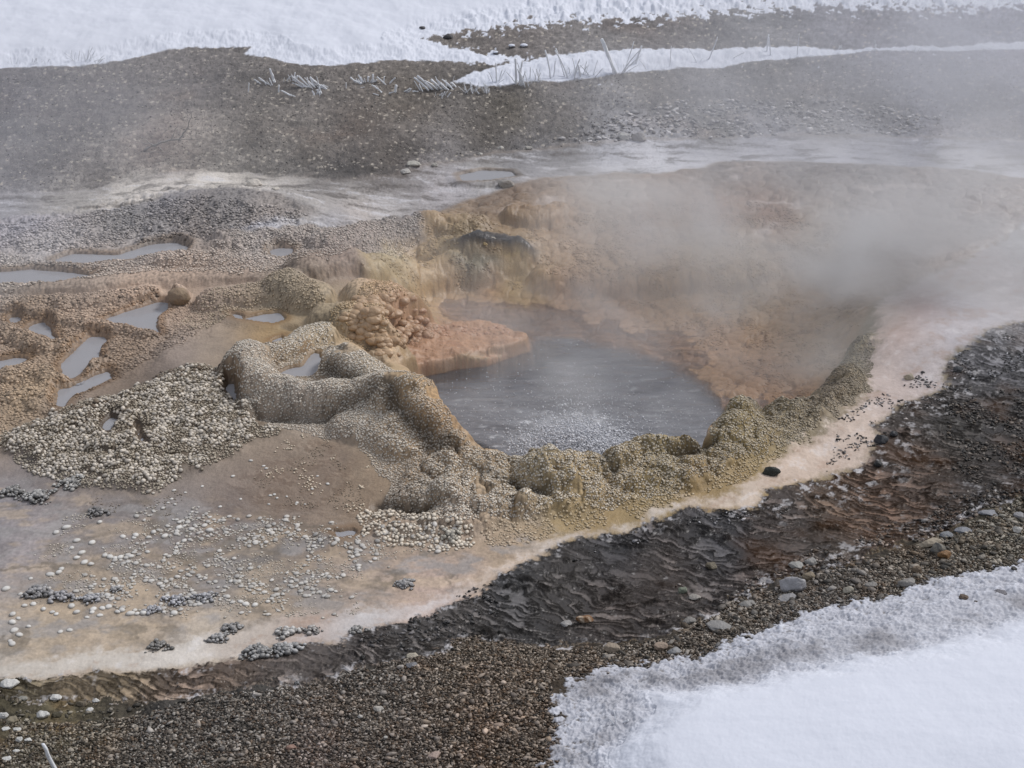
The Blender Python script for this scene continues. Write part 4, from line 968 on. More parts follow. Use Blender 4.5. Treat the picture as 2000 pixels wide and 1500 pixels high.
# ------------------------------------------------------------------ steam over the spring and drifting over the slope behind
def steam_obj(name, label, lo, hi, blobs, nscale, thr, density, stretch=(1, 1, 1), detail=3, col_=(.99, .985, .99)):
    v = np.array([(x, y, z) for x in (lo[0], hi[0]) for y in (lo[1], hi[1]) for z in (lo[2], hi[2])], float)
    f = np.array([(0, 1, 3, 2), (4, 6, 7, 5), (0, 4, 5, 1), (2, 3, 7, 6), (0, 2, 6, 4), (1, 5, 7, 3)])
    mt = bpy.data.materials.new(name); mt.use_nodes = True
    n_, l_ = mt.node_tree.nodes, mt.node_tree.links
    n_.clear()
    out = n_.new('ShaderNodeOutputMaterial'); pv = n_.new('ShaderNodeVolumePrincipled')
    pv.inputs['Color'].default_value = (*col_, 1); pv.inputs['Anisotropy'].default_value = .0
    l_.new(pv.outputs['Volume'], out.inputs['Volume'])
    t_ = n_.new('ShaderNodeTexCoord')
    tot = None
    for (cx, cy, cz), (sx, sy, sz), w in blobs:
        a = n_.new('ShaderNodeVectorMath'); a.operation = 'SUBTRACT'; l_.new(t_.outputs['Object'], a.inputs[0]); a.inputs[1].default_value = (cx, cy, cz)
        b = n_.new('ShaderNodeVectorMath'); b.operation = 'DIVIDE'; l_.new(a.outputs[0], b.inputs[0]); b.inputs[1].default_value = (sx, sy, sz)
        d = n_.new('ShaderNodeVectorMath'); d.operation = 'DOT_PRODUCT'; l_.new(b.outputs[0], d.inputs[0]); l_.new(b.outputs[0], d.inputs[1])
        e = n_.new('ShaderNodeMath'); e.operation = 'MULTIPLY'; e.inputs[1].default_value = -1.2; l_.new(d.outputs['Value'], e.inputs[0])
        g = n_.new('ShaderNodeMath'); g.operation = 'EXPONENT'; l_.new(e.outputs[0], g.inputs[0])
        h = n_.new('ShaderNodeMath'); h.operation = 'MULTIPLY_ADD'; l_.new(g.outputs[0], h.inputs[0]); h.inputs[1].default_value = w
        if tot is not None: l_.new(tot, h.inputs[2])
        else: h.inputs[2].default_value = 0
        tot = h.outputs[0]
    mp = n_.new('ShaderNodeMapping'); mp.inputs['Scale'].default_value = stretch; mp.inputs['Rotation'].default_value = (0, .3, .5)
    nz = n_.new('ShaderNodeTexNoise'); nz.inputs['Scale'].default_value = nscale; nz.inputs['Detail'].default_value = detail; nz.inputs['Roughness'].default_value = .55; nz.inputs['Distortion'].default_value = .6
    l_.new(t_.outputs['Object'], mp.inputs['Vector']); l_.new(mp.outputs[0], nz.inputs['Vector'])
    mr = n_.new('ShaderNodeMapRange'); mr.inputs['From Min'].default_value = thr[0]; mr.inputs['From Max'].default_value = thr[1]; l_.new(nz.outputs['Fac'], mr.inputs['Value'])
    mu = n_.new('ShaderNodeMath'); mu.operation = 'MULTIPLY'; l_.new(mr.outputs['Result'], mu.inputs[0]); l_.new(tot, mu.inputs[1])
    m2 = n_.new('ShaderNodeMath'); m2.operation = 'MULTIPLY'; m2.inputs[1].default_value = density; l_.new(mu.outputs[0], m2.inputs[0])
    l_.new(m2.outputs[0], pv.inputs['Density'])
    o = build(name, v, f, mt, smooth=False)
    return tag(o, label, kind='stuff')
def bl(px, py, z, s, w):
    x, y = unproj(px, py, z)
    return ((x, y, z), s, w)
steam_obj('steam', 'white steam billowing up from the right half of the hot spring', (-1.4, 5.3, -.24), (4.2, 11.0, 1.3),
    [bl(1500, 490, .15, (.7, .8, .32), .8), bl(1760, 500, .2, (.65, .7, .32), 1.2), bl(1600, 640, .0, (.42, .5, .25), 1.0), bl(1280, 420, .14, (.65, .6, .2), 1.15),
     bl(1120, 740, -.08, (.8, .6, .14), .55), bl(1200, 600, -.05, (.8, .5, .16), .55), bl(1950, 430, .3, (.7, .8, .5), .6), bl(800, 520, .15, (.6, .5, .2), .25)],
    1.8, (.40, .66), 2.9, (1, 1, 1.7), 3)
steam_obj('drifting_steam', 'thin grey steam drifting low over the slope behind the spring', (-5.5, 6.5, -.05), (6.5, 16.0, 1.9),
    [bl(-40, 290, .5, (1.2, 1.7, .5), .55), bl(250, 190, .6, (.8, 1.0, .4), .10), bl(1850, 190, .6, (1.9, 1.6, .6), .6), bl(1420, 200, .5, (.7, 1.2, .5), .42), bl(-20, 440, .3, (.7, .7, .3), .3), bl(1950, 60, .8, (1.5, 2.0, .7), .55), bl(620, 300, .3, (.5, .6, .3), .22)],
    .8, (.36, .66), .68, (1, 1, 1.3), 2, (.86, .88, .95))

# ------------------------------------------------------------------ single stones
def gat(px, py):
    """spot on the finished ground seen at that place in the photograph"""
    z = .05
    for _ in range(25):
        x, y = unproj(px, py, z)
        z = .6 * z + .4 * float(np.clip(gz(x, y), -.155, 1.3))
    return x, y, z
def m_per_px(x, y, z): return math.sqrt(x * x + y * y + (CAM_H - z) ** 2) / FPX
_ICO3 = None
def ico3():
    global _ICO3
    if _ICO3 is None:
        V, F = ICO.copy(), [tuple(f) for f in ICF]
        for _ in range(3):
            V = list(map(tuple, V)); mid = {}; F2 = []
            def mp(a, b):
                k_ = (min(a, b), max(a, b))
                if k_ not in mid:
                    p = (np.array(V[a]) + np.array(V[b])) / 2; p /= np.linalg.norm(p); V.append(tuple(p)); mid[k_] = len(V) - 1
                return mid[k_]
            for a, b, c_ in F:
                ab, bc, ca_ = mp(a, b), mp(b, c_), mp(c_, a)
                F2 += [(a, ab, ca_), (b, bc, ab), (c_, ca_, bc), (ab, bc, ca_)]
            F = F2; V = np.array(V)
        _ICO3 = (V, np.array(F))
    return _ICO3
def n3d(P_, f, s):
    return (noise(P_[:, 0] * f + P_[:, 2] * f * .7, P_[:, 1] * f - P_[:, 2] * f * .6, s) + noise(P_[:, 2] * f + 3, P_[:, 0] * f + P_[:, 1] * f * .5, s + 3)) * .5
def stone(px, py, wpx, colh, label, cat='stone', depth=.8, tall=.55, rot=0., tilt=0., seed=0, colh2=None, facets=7, name='stone', sink=.3, group=None):
    V, F = ico3(); V = V.copy()
    r_ = np.random.RandomState(seed + int(px) * 7 + int(py))
    # cut by random planes so that the stone has faces and edges
    for k_ in range(int(facets * 2.2)):
        d_ = r_.randn(3); d_ /= np.linalg.norm(d_); h_ = .55 + .32 * r_.rand()
        t_ = V @ d_; ov = np.clip(t_ - h_, 0, None) * .85
        V -= ov[:, None] * d_
    V *= (1 + .16 * n3d(V, 2.0, seed + 1) + .09 * n3d(V, 5.0, seed + 2) + .05 * n3d(V, 11.0, seed + 3))[:, None]
    x, y, z = gat(px, py)
    w_ = wpx * m_per_px(x, y, z) * .5
    V = V * np.array([w_ * 1.08, w_ * depth * 1.08, w_ * tall * 1.15])
    ct, st = math.cos(tilt), math.sin(tilt)
    V = np.stack([V[:, 0] * ct - V[:, 2] * st, V[:, 1], V[:, 0] * st + V[:, 2] * ct], 1)
    cr, sr = math.cos(rot), math.sin(rot)
    V = np.stack([V[:, 0] * cr - V[:, 1] * sr, V[:, 0] * sr + V[:, 1] * cr, V[:, 2]], 1)
    c1 = hexc(colh) * .78; c2 = hexc(colh2) if colh2 else c1 * .55
    t_ = sst(-.3, .5, n3d(V / max(w_, 1e-3), 1.6, seed + 5) + .5 * n3d(V / max(w_, 1e-3), 5., seed + 6) - (.2 if colh2 is None else 0))
    cc = c1[None] * (1 - .55 * t_[:, None]) + c2[None] * .55 * t_[:, None]
    cc = cc * (1 + .25 * n3d(V / max(w_, 1e-3), 9., seed + 8))[:, None]
    V[:, 2] -= V[:, 2].min() + (V[:, 2].max() - V[:, 2].min()) * sink
    o = build(name, V, F, stonem, np.clip(cc, .004, .85))
    o.location = (x, y, float(gz(x, y)))
    return tag(o, label, cat, group=group)
stone(1548, 1150, 48, 'a4a3a6', 'large smooth pale grey stone at the gravel edge above the snow bank', tall=.8)
stone(1556, 1108, 32, '9b9a96', 'flat pale stone just behind the large smooth grey stone', tall=.4)
stone(1582, 1100, 24, '918f8c', 'small rounded grey stone next to the flat pale stone behind the large grey one', tall=.7)
stone(1579, 1130, 28, '8a7d6a', 'tan brown stone touching the right side of the large smooth grey stone', tall=.6)
stone(1540, 1170, 40, '8d8c8e', 'half buried grey slab directly below the large smooth grey stone', tall=.25)
stone(1815, 1066, 46, 'a09583', 'long flat tan stone leaning over a dark round stone at the water edge', tall=.28, depth=.5, tilt=.18, sink=.05)
stone(1830, 1078, 34, '5e5d5a', 'dark round stone under the long flat tan stone', tall=.7, colh2='8a8478')
stone(1846, 1088, 26, '8a6a48', 'orange brown stone on the near side of the dark round stone', tall=.7, colh2='6a4a2c')
stone(1985, 1038, 22, 'c8c5bf', 'white angular stone on the gravel close to the snow bank', tall=.7)
stone(1950, 1040, 10, 'b8b5af', 'tiny white chip beside the white angular stone')
stone(1656, 1158, 22, 'a8a294', 'light tan rounded stone at the very edge of the snow bank', tall=.8)
stone(1772, 1142, 34, '86837f', 'grey stone half covered by the edge of the snow bank', tall=.5)
stone(1702, 1145, 26, '7f7c78', 'flat grey stone between the light tan stone and the half covered grey one', tall=.35)
stone(1790, 1118, 18, '7a6a58', 'upright brown stone by the snow edge', tall=1.1)
stone(1930, 1004, 36, '84868c', 'flat bluish grey stone lying at the lower edge of the brown water', tall=.3)
stone(1882, 1038, 32, '7c7f86', 'flat slate coloured stone left of the flat bluish grey one', tall=.3)
stone(1848, 1046, 26, '74777c', 'small flat slate stone above the long tan stone', tall=.3)
stone(1992, 1008, 24, '8c8b8e', 'grey flat stone at the brown water edge near the white angular stone', tall=.35)
stone(1505, 926, 40, '2a2e28', 'blackish green wet stone standing alone in the white runoff', tall=.5, depth=.5)
stone(1775, 740, 18, 'a59a86', 'single tan pebble lying on the pink white runoff', 'pebble', tall=.8, name='pebble')
stone(1871, 724, 22, '44464a', 'dark grey wet stone where the white runoff meets the black grit', tall=.6)
stone(1722, 862, 28, '35363a', 'black lumpy stone at the margin of the white runoff', tall=.6)
stone(1745, 850, 18, '3c3d40', 'smaller black stone touching the black lumpy one', tall=.6)
stone(1715, 908, 18, '2e2f30', 'black stone at the point where the white runoff narrows', tall=.7)
stone(1141, 1214, 38, '7c5836', 'rust brown chip of rock with a pale upper edge in the rippled runoff', tall=.45, depth=.4, colh2='c0b8a8', tilt=-.2, rot=.3)
stone(1106, 1220, 24, '9c9a98', 'small grey white stone beside the rust brown chip', tall=.45)
stone(1333, 1156, 18, '7a8070', 'greenish grey stone in the rippled runoff', tall=.9)
stone(1358, 1168, 26, '9a958e', 'pale flat stone next to the greenish grey one', tall=.35)
stone(1388, 1108, 24, '6e6656', 'brown block at the end of the pale ripple', tall=.6)
stone(1460, 1182, 34, '84827f', 'grey flat stone among the rubble above the snow edge', tall=.35)
stone(1405, 1226, 50, '8a8886', 'broad flat grey stone close above the snow bank', tall=.25)
stone(1345, 1215, 28, '7f7c78', 'oblong grey stone in the rubble left of the broad flat one', tall=.35, rot=.5)
stone(1290, 1268, 30, 'a08e7e', 'pinkish tan stone among the brown gravel at the snow edge', tall=.6)
stone(1318, 1274, 30, '8f8f90', 'grey stone directly right of the pinkish tan one', tall=.45)
stone(1195, 1268, 34, '958878', 'tan rounded stone half sunk in brown gravel', tall=.5)
stone(806, 1282, 24, 'b0a898', 'pale flat stone standing over its own reflection in the dark runoff', tall=.35)
stone(783, 1305, 15, 'b8b0a8', 'small whitish stone on the upper rim of the gravel', tall=.7)
stone(805, 1300, 22, '7c7c80', 'grey flat stone between the whitish one and the pale flat one', tall=.4)
stone(708, 1288, 12, '2c2a28', 'little black stone poking out of the smooth dark runoff', tall=1.0)
stone(580, 1336, 12, '4a4845', 'little dark stone with a white base at the runoff edge', tall=.9, colh2='c4c4c4')
stone(740, 1388, 22, 'b5b0a8', 'largest whitish stone in the middle of the gravel bank', tall=.55)
stone(704, 1400, 12, 'b8b4ae', 'small white pebble left of the largest whitish stone', 'pebble', name='pebble')
stone(755, 1441, 10, 'c0bcb4', 'tiny white pebble low on the gravel bank', 'pebble', name='pebble')
stone(850, 1476, 26, 'a8958a', 'pinkish oblong stone near the bottom of the gravel bank', tall=.4, rot=.6)
stone(570, 1462, 22, '96786a', 'reddish stone low on the gravel bank', tall=.6)
# white sinter chips in the olive corner
for a_ in ((20,1340,34,'white pitted flat stone on the brown mud',.45),(84,1400,24,'white squarish stone on the olive brown mud',.6),(6,1400,20,'white rounded stone cut off by the picture edge',.6),
           (24,1410,24,'tan grey stone next to the white rounded one',.6),(108,1362,24,'thin white chip lying crosswise above the squarish stone',.25),(34,1426,16,'small white chip under the tan grey stone',.4),
           (38,1447,14,'narrow upright white chip among the olive stones',.9),(55,1446,16,'slanting white chip left of the frosted stick',.4),(32,1468,14,'small bright white chip near the bottom edge',.5),
           (14,1484,18,'pale angular chip close to the bottom corner',.5),(12,1425,16,'flat white flake under the rounded white stone',.3),(187,1369,14,'small white stone on the brown shore',.5),
           (175,1388,16,'pale stone between mud and gravel',.4),(160,1378,22,'brown pitted stone with pale top on the olive mud',.6),(112,1399,20,'dark olive stone right of the squarish white one',.5),(46,1365,18,'grey flat stone below the pitted white one',.3)):
    stone(a_[0], a_[1], a_[2], {'tan':'8d8470','dark':'4a4432','grey':'8a8880','brown':'6a6050'}.get(a_[3].split()[0], 'cdccc8'), a_[3], tall=a_[4])
# stones behind the spring
for a_ in ((808,322,26,'c4c0b6','whitish flat stone at the foot of the brown slope',.4),(791,337,22,'b8b5b0','second whitish stone just below the flat one at the foot of the slope',.5),(848,324,13,'b0aca4','small pale stone right of the two whitish ones',.6),
           (978,291,14,'c0bcb4','pale pebble on the shore of the upper pond',.7),(1033,292,14,'aaa69e','grey white pebble right of the pale one on the pond shore',.7),(938,302,10,'c8c4bc','tiny white pebble left of the pond shore pebbles',.6),
           (1221,270,28,'c6c4c0','pale stone at the foot of the slope behind the steam',.5),(1248,274,26,'a8a4a2','grey stone right beside the pale one behind the steam',.7),
           (497,362,28,'cfc8be','cream coloured boulder on the pale crust behind the grey knobs',.6),(539,371,16,'c8c2b8','smaller cream stone right of the cream boulder',.5),(988,363,34,'9c968e','pale grey stone sitting at the crest of the basin',.5)):
    stone(a_[0], a_[1], a_[2], a_[3], a_[4], tall=a_[5])
for px, py, w_, lb in ((1000,93,14,'left one of two stones under little snow caps on the far gravel'),(1024,93,16,'right one of two stones under little snow caps on the far gravel'),(968,105,12,'flat dark stone beside the tongue of far snow')):
    o = stone(px, py, w_, '4a4644', lb, tall=.6)
    x, y = o.location.x, o.location.y
    k_ = w_ * m_per_px(x, y, .5) * .5
    V, F = ico3()
    c2_ = build('snow_cap', V * np.array([k_ * .9, k_ * .8, k_ * .35]) * (1 + .1 * n3d(V, 2, 5))[:, None], F, gmat, np.tile(snc, (len(V), 1)), np.tile([.7, .1, .1], (len(V), 1)), parent=o)
    c2_.location = (-.1 * k_, 0, k_ * .62)
stone(876, 73, 24, '3c3a3c', 'dark stone surfacing from the far snow', tall=.4)
stone(825, 56, 14, '4a484a', 'tiny dark stone at the tip of the far gravel', tall=.4)
stone(1882, 1168, 18, '6a5a4c', 'brown pebble melted into the icy margin of the snow bank', 'pebble', tall=.5, name='pebble')
stone(1906, 1176, 8, '4a3e34', 'dark grain right of the brown pebble in the ice', 'pebble', tall=.6, name='pebble')
stone(1980, 1112, 12, '3a3836', 'dark stone on the snow bank edge', tall=.6)
stone(1955, 1158, 30, '6a686e', 'grey brown stone showing through the icy snow', tall=.3, sink=.5)
# the smooth dark outcrop inside the basin with its two pale chips
stone(948, 478, 9, 'b09a70', 'tan chip on the dark wet rock of the basin', 'pebble', tall=.9, name='pebble')
stone(963, 466, 14, 'c8c0b0', 'thin whitish chip lying on the dark wet rock of the basin', 'pebble', tall=.3, depth=.4, name='pebble', rot=-.5)
# round boss in the terrace
stone(350, 588, 40, '8f7a64', 'round tan sinter boss standing in the terrace pool', 'sinter boss', tall=.75, name='sinter_boss', facets=0, sink=.25, colh2='8a7860')

# fused round bulges of sinter hanging down the flank of the mound, on the ledge and along the terrace wall
def blobs(L_, name, label, colf):
    Vs, Fs, Cs, o_ = [], [], [], 0
    T_, F_ = ico3()
    for px, py, rp, sq in L_:
        x, y, z = gat(px, py); rr_ = rp * m_per_px(x, y, z)
        sd_ = int(px * 13 + py)
        q = T_ * (1 + .12 * n3d(T_, 1.6, sd_) + .07 * n3d(T_, 4.5, sd_ + 1) + .05 * n3d(T_, 9., sd_ + 2) + .03 * n3d(T_, 21., sd_ + 7))[:, None] * np.array([rr_ * 1.15, rr_, rr_ * sq])
        Vs.append(q + np.array([x, y, z - rr_ * sq * .45])); Fs.append(F_ + o_); o_ += len(T_)
        i, j, _, _ = gidx(np.array([x]), np.array([y]))
        c0 = colf(i, j)
        Cs.append(np.clip(c0 * (1 + .22 * n3d(T_, 3., sd_ + 3) + .2 * n3d(T_, 12., sd_ + 4))[:, None], .01, .8))
    o = build(name, np.vstack(Vs), np.vstack(Fs), knobm, np.vstack(Cs))
    return tag(o, label, kind='stuff')
BL = []
for cx_, cy_, w_, h_, n_, r0, r1 in ((745,602,55,25,22,14,26),(790,640,30,28,18,10,20),(762,672,26,20,14,9,18),(832,645,18,12,8,8,14),(815,625,22,18,10,9,17),(720,645,34,22,14,10,20),(850,640,14,8,6,7,12),(780,585,30,10,8,10,18),(800,600,18,18,8,9,17),(700,625,30,15,8,10,20)):
    for _ in range(n_ * 2):
        BL.append((cx_ + rnd.uniform(-w_, w_), cy_ + rnd.uniform(-h_, h_), rnd.uniform(r0, r1) * .56, rnd.uniform(.6, .95)))
blobs(BL, 'sinter_bulges', 'fused round tan and orange sinter bulges on the flank of the mound beside the pool', lambda i, j: hexc('9c7e60') * .5 + PALV(i, j)[0] * .45)
BL = [(rnd.uniform(840, 990), 640 + rnd.uniform(-6, 14), rnd.uniform(2.5, 7), .5) for _ in range(60)] + [(rnd.uniform(800, 900), rnd.uniform(655, 690), rnd.uniform(1.5, 3.5), .4) for _ in range(25)]
blobs(BL, 'ledge_lumps', 'small salmon lumps crusting the back of the ledge', lambda i, j: hexc('a47f66'))
# clumps of dark pitted knobs
def clump(px, py, wpx, n_k, tip, label, dens=.6):
    x, y, z = gat(px, py); k_ = m_per_px(x, y, z); w_ = wpx * k_ / 2
    ang_ = RS.rand(n_k) * 6.283; rr_ = np.sqrt(RS.rand(n_k))
    xx = x + w_ * rr_ * np.cos(ang_); yy = y + w_ * .8 * rr_ * np.sin(ang_)
    n_k = int(n_k * 1.8); ang_ = RS.rand(n_k) * 6.283; rr_ = RS.rand(n_k) ** .7; wob = 1 + .25 * np.sin(ang_ * 3 + px) + .1 * np.sin(ang_ * 5 + py)
    xx = x + w_ * rr_ * wob * np.cos(ang_); yy = y + w_ * .75 * rr_ * wob * np.sin(ang_)
    rad = (.004 + .008 * RS.rand(n_k) ** 2) * (.7 + .3 * wpx / 60)
    V, F, c_ = domes(xx, yy, rad, rad * .9, (hexc(tip) * .6 + .4 * hexc('b5b2ac'))[None] * (.45 + .9 * RS.rand(n_k))[:, None], np.tile(hexc('2c2926'), (n_k, 1)), 7)
    V = V.reshape(n_k, -1, 3); V[:, :, 2] += (w_ * .22 * np.clip(1 - rr_ ** 2, 0, 1))[:, None]; V = V.reshape(-1, 3)
    bot = V - np.array([x, y, z])
    o = build('sinter_clump', bot, F, knobm, np.clip(c_, .01, .8)); o.location = (x, y, z)
    return tag(o, label, 'sinter clump', group='dark pitted sinter clumps')
for a_ in ((790,1142,40,46,'77777c','dark grey clump of knobs alone on the pinkish sinter'),(22,962,50,60,'6a6a6c','dark clump at the picture edge under the white knob field'),(74,972,64,80,'8a8a8a','broad grey clump under the corner of the white knob field'),
           (190,1002,40,40,'55545a','blackish clump in the grey shallow flat'),(137,946,52,70,'a8a6a2','knobbly clump detached from the lower tip of the white knob field'),(78,1158,58,80,'66666e','dark slate coloured clump on the cream flat'),
           (122,1168,46,50,'7a7a84','slate grey clump right of the dark slate one'),(175,1172,44,30,'9a9ca6','loose grey clump third in the row on the cream flat'),(345,1174,50,40,'9a9ca8','bluish grey clump at the foot of the pale nodules'),
           (228,1152,28,20,'b0b0b4','small pale clump beside a pool of greenish water'),(298,1192,34,24,'8e909c','little grey clump lowest among the nodules'),(452,1228,42,46,'6c6c70','dark clump near the white runoff, upper of two'),
           (425,1248,40,30,'77777c','dark string of knobs left below the upper clump'),(310,1264,50,26,'4c4a4a','thin dark row of knobs in the white runoff'),(505,1275,70,70,'6e7074','dark row of knobs on the near edge of the white runoff'),
           (560,1268,60,60,'8e9094','row of knobs continuing right along the near edge of the white runoff'),(560,1236,50,36,'a8a6a4','pale grey string of knobs inside the white runoff'),(610,1232,40,26,'8a8684','brownish string of knobs right in the white runoff'),
           (700,1232,34,30,'5c5c5e','dark knobs where the dark runoff begins'),(401,1168,44,40,'8c8e98','bluish clump right of the bluish grey one'),(880,1046,46,30,'a8a08e','tan knobs in the water below the rim')):
    clump(*a_)
# single nodules standing free on the flats: the ones that show as individuals
nod_m = []
for k_ in range(6):
    V, F = dome_tmpl(10)
    V = V * (1 + .12 * (RS.rand(len(V), 1) - .5)); w = np.clip((V[:, 2] + .1), 0, 1) ** 1.4
    me_o = build('sinter_nodule', V * np.array([1, .85 + .1 * RS.rand(), .6]), F, knobm, hexc('5c5040')[None] * (1 - w[:, None]) + hexc('cac8c4')[None] * w[:, None] * (.85 + .2 * RS.rand()))
    nod_m.append(me_o)
ZONES = [('white flat nodule alone on the cream coloured flat at the lower left', 'nodules on the cream flat', [(12,1150),(40,1160),(25,1200),(36,1208),(24,1216),(56,1224),(28,1231),(20,1252),(24,1258),(92,1150),(110,1200),(150,1195),(118,1234),(136,1231),(150,1196),(170,1206),(182,1190),(200,1188),(214,1186),(60,1130),(98,1122),(115,1118),(65,1180),(85,1190),(48,1183),(102,1196),(140,1184),(38,1240)]),
         ('whitish nodule in the sparse belt above the pale clusters', 'nodules in the sparse belt', [(150,1090),(165,1098),(178,1102),(120,1112),(205,1085),(215,1088),(225,1090),(235,1089),(256,1087),(288,1078),(140,1070),(160,1080),(262,1050),(240,1048),(195,1020),(290,1050),(300,1040),(322,1047),(350,1030),(376,1034),(410,1036),(150,1056),(110,1040),(130,1030),(180,1060),(265,1046)]),
         ('small pale nodule dotted over the brown slope under the mound', 'nodules on the brown slope', [(335,975),(342,985),(328,982),(340,958),(362,962),(395,950),(410,1010),(418,1015),(345,1015),(338,1015),(515,910),(520,915),(528,968),(541,973),(536,966),(560,970),(578,985),(596,985),(580,982),(525,985),(610,955),(375,1000),(430,990),(470,975),(455,930),(490,900),(620,930),(640,945)]),
         ('pale nodule at the lower fringe of the clusters by greenish water', 'nodules fringing the greenish water', [(180,1196),(195,1202),(212,1185),(230,1195),(238,1192),(255,1199),(280,1197),(268,1199),(320,1195),(390,1180),(405,1175),(470,1175),(480,1180),(498,1182),(340,1198),(218,1170),(210,1163)])]
q_ = 0
for lb, gp, L_ in ZONES:
    for px, py in L_:
        src = nod_m[q_ % 6]
        o = src if q_ < 6 else src.copy()
        if q_ >= 6: C.objects.link(o)
        x, y, z = gat(px, py); k_ = m_per_px(x, y, z) * (rnd.uniform(5.5, 9.5) if 'brown' not in lb else rnd.uniform(3, 5))
        o.location = (x, y, float(gz(x, y)) - .1 * k_); o.scale = (k_ * 1.1, k_, k_ * rnd.uniform(.7, 1.1)); o.rotation_euler = (0, 0, rnd.uniform(0, 6.28))
        tag(o, lb, 'nodule', group=gp)
        q_ += 1

# ------------------------------------------------------------------ frosted dead stalks and twigs
frost, fb_ = principled('frost', None, (.80, .82, .86), .7); add_bump(frost, 300, .002)
twigm, tb_ = principled('pale_twig', None, (.30, .28, .26), .8)
def tube(path, r0, r1, k_=6, rag=0.):
    P_ = np.array(path, float); n = len(P_)
    T_ = np.gradient(P_, axis=0); T_ /= np.linalg.norm(T_, axis=1, keepdims=True) + 1e-9
    t, b = frames(T_)
    V = []
    for i in range(n):
        rr_ = r0 + (r1 - r0) * i / (n - 1)
        for j in range(k_):
            a = 2 * math.pi * j / k_; q = rr_ * (1 + rag * (RS.rand() - .5) * 2)
            V.append(P_[i] + q * (math.cos(a) * t[i] + math.sin(a) * b[i]))
    F = []
    for i in range(n - 1):
        for j in range(k_):
            a, b_ = i * k_ + j, i * k_ + (j + 1) % k_
            F += [(a, b_, b_ + k_), (a, b_ + k_, a + k_)]
    V += [P_[0], P_[-1]]; c0, c1 = len(V) - 2, len(V) - 1
    for j in range(k_):
        F += [(c0, (j + 1) % k_, j), (c1, (n - 1) * k_ + j, (n - 1) * k_ + (j + 1) % k_)]
    return np.array(V), np.array(F), np.zeros((len(V), 3))
def bent(x0, L_, lean, az_, curl=.2, n=7):
    """a stem from the ground: length, lean from upright, compass direction, curl"""
    P_ = [(0, 0, -.01)]; a = lean
    p = np.array([x0[0], x0[1], -.01]); out = [p.copy()]
    for i in range(n):
        a = lean + curl * i / n
        d_ = np.array([math.sin(a) * math.cos(az_), math.sin(a) * math.sin(az_), math.cos(a)])
        p = p + d_ * L_ / n; out.append(p.copy())
    return out
def tuft(px, py, stems, label, cat='frosted stalks', name='frosted_stalk_tuft', th=.006, gp='frosted dead stalks along the snow strip'):
    """stems: (offset px, height px, lean rad in the picture plane, thickness factor)"""
    x, y, z = gat(px, py); k_ = m_per_px(x, y, z)
    e = bpy.data.objects.new(name, None); C.objects.link(e); e.location = (x, y, z)
    tag(e, label, cat, group=gp)
    if len(stems) > 2 and gp.startswith('frosted dead'):
        stems = stems + [(o_ + rnd.uniform(-5, 5), h_ * rnd.uniform(.4, .9), l_ + rnd.gauss(0, .5), t_ * .5) for o_, h_, l_, t_ in stems]
    for off, hgt, lean, tf in stems:
        azm = 0 if lean >= 0 else math.pi
        azm += rnd.uniform(-.6, .6)
        L_ = hgt * k_ * 1.2
        V, F, _ = tube(bent((off * k_, rnd.uniform(-.03, .03)), L_, abs(lean), azm, rnd.uniform(-.1, .35)), th * .95 * tf, th * .8 * tf * rnd.uniform(.6, 1.3), 6, .35)
        o = build('stem', V, F, frost, parent=e)
    return e
def auto(n, spread, h0, h1, lean, tf0=.6, tf1=1.4):
    return [(rnd.uniform(-spread, spread), rnd.uniform(h0, h1), rnd.gauss(lean, .35), rnd.uniform(tf0, tf1)) for _ in range(n)]
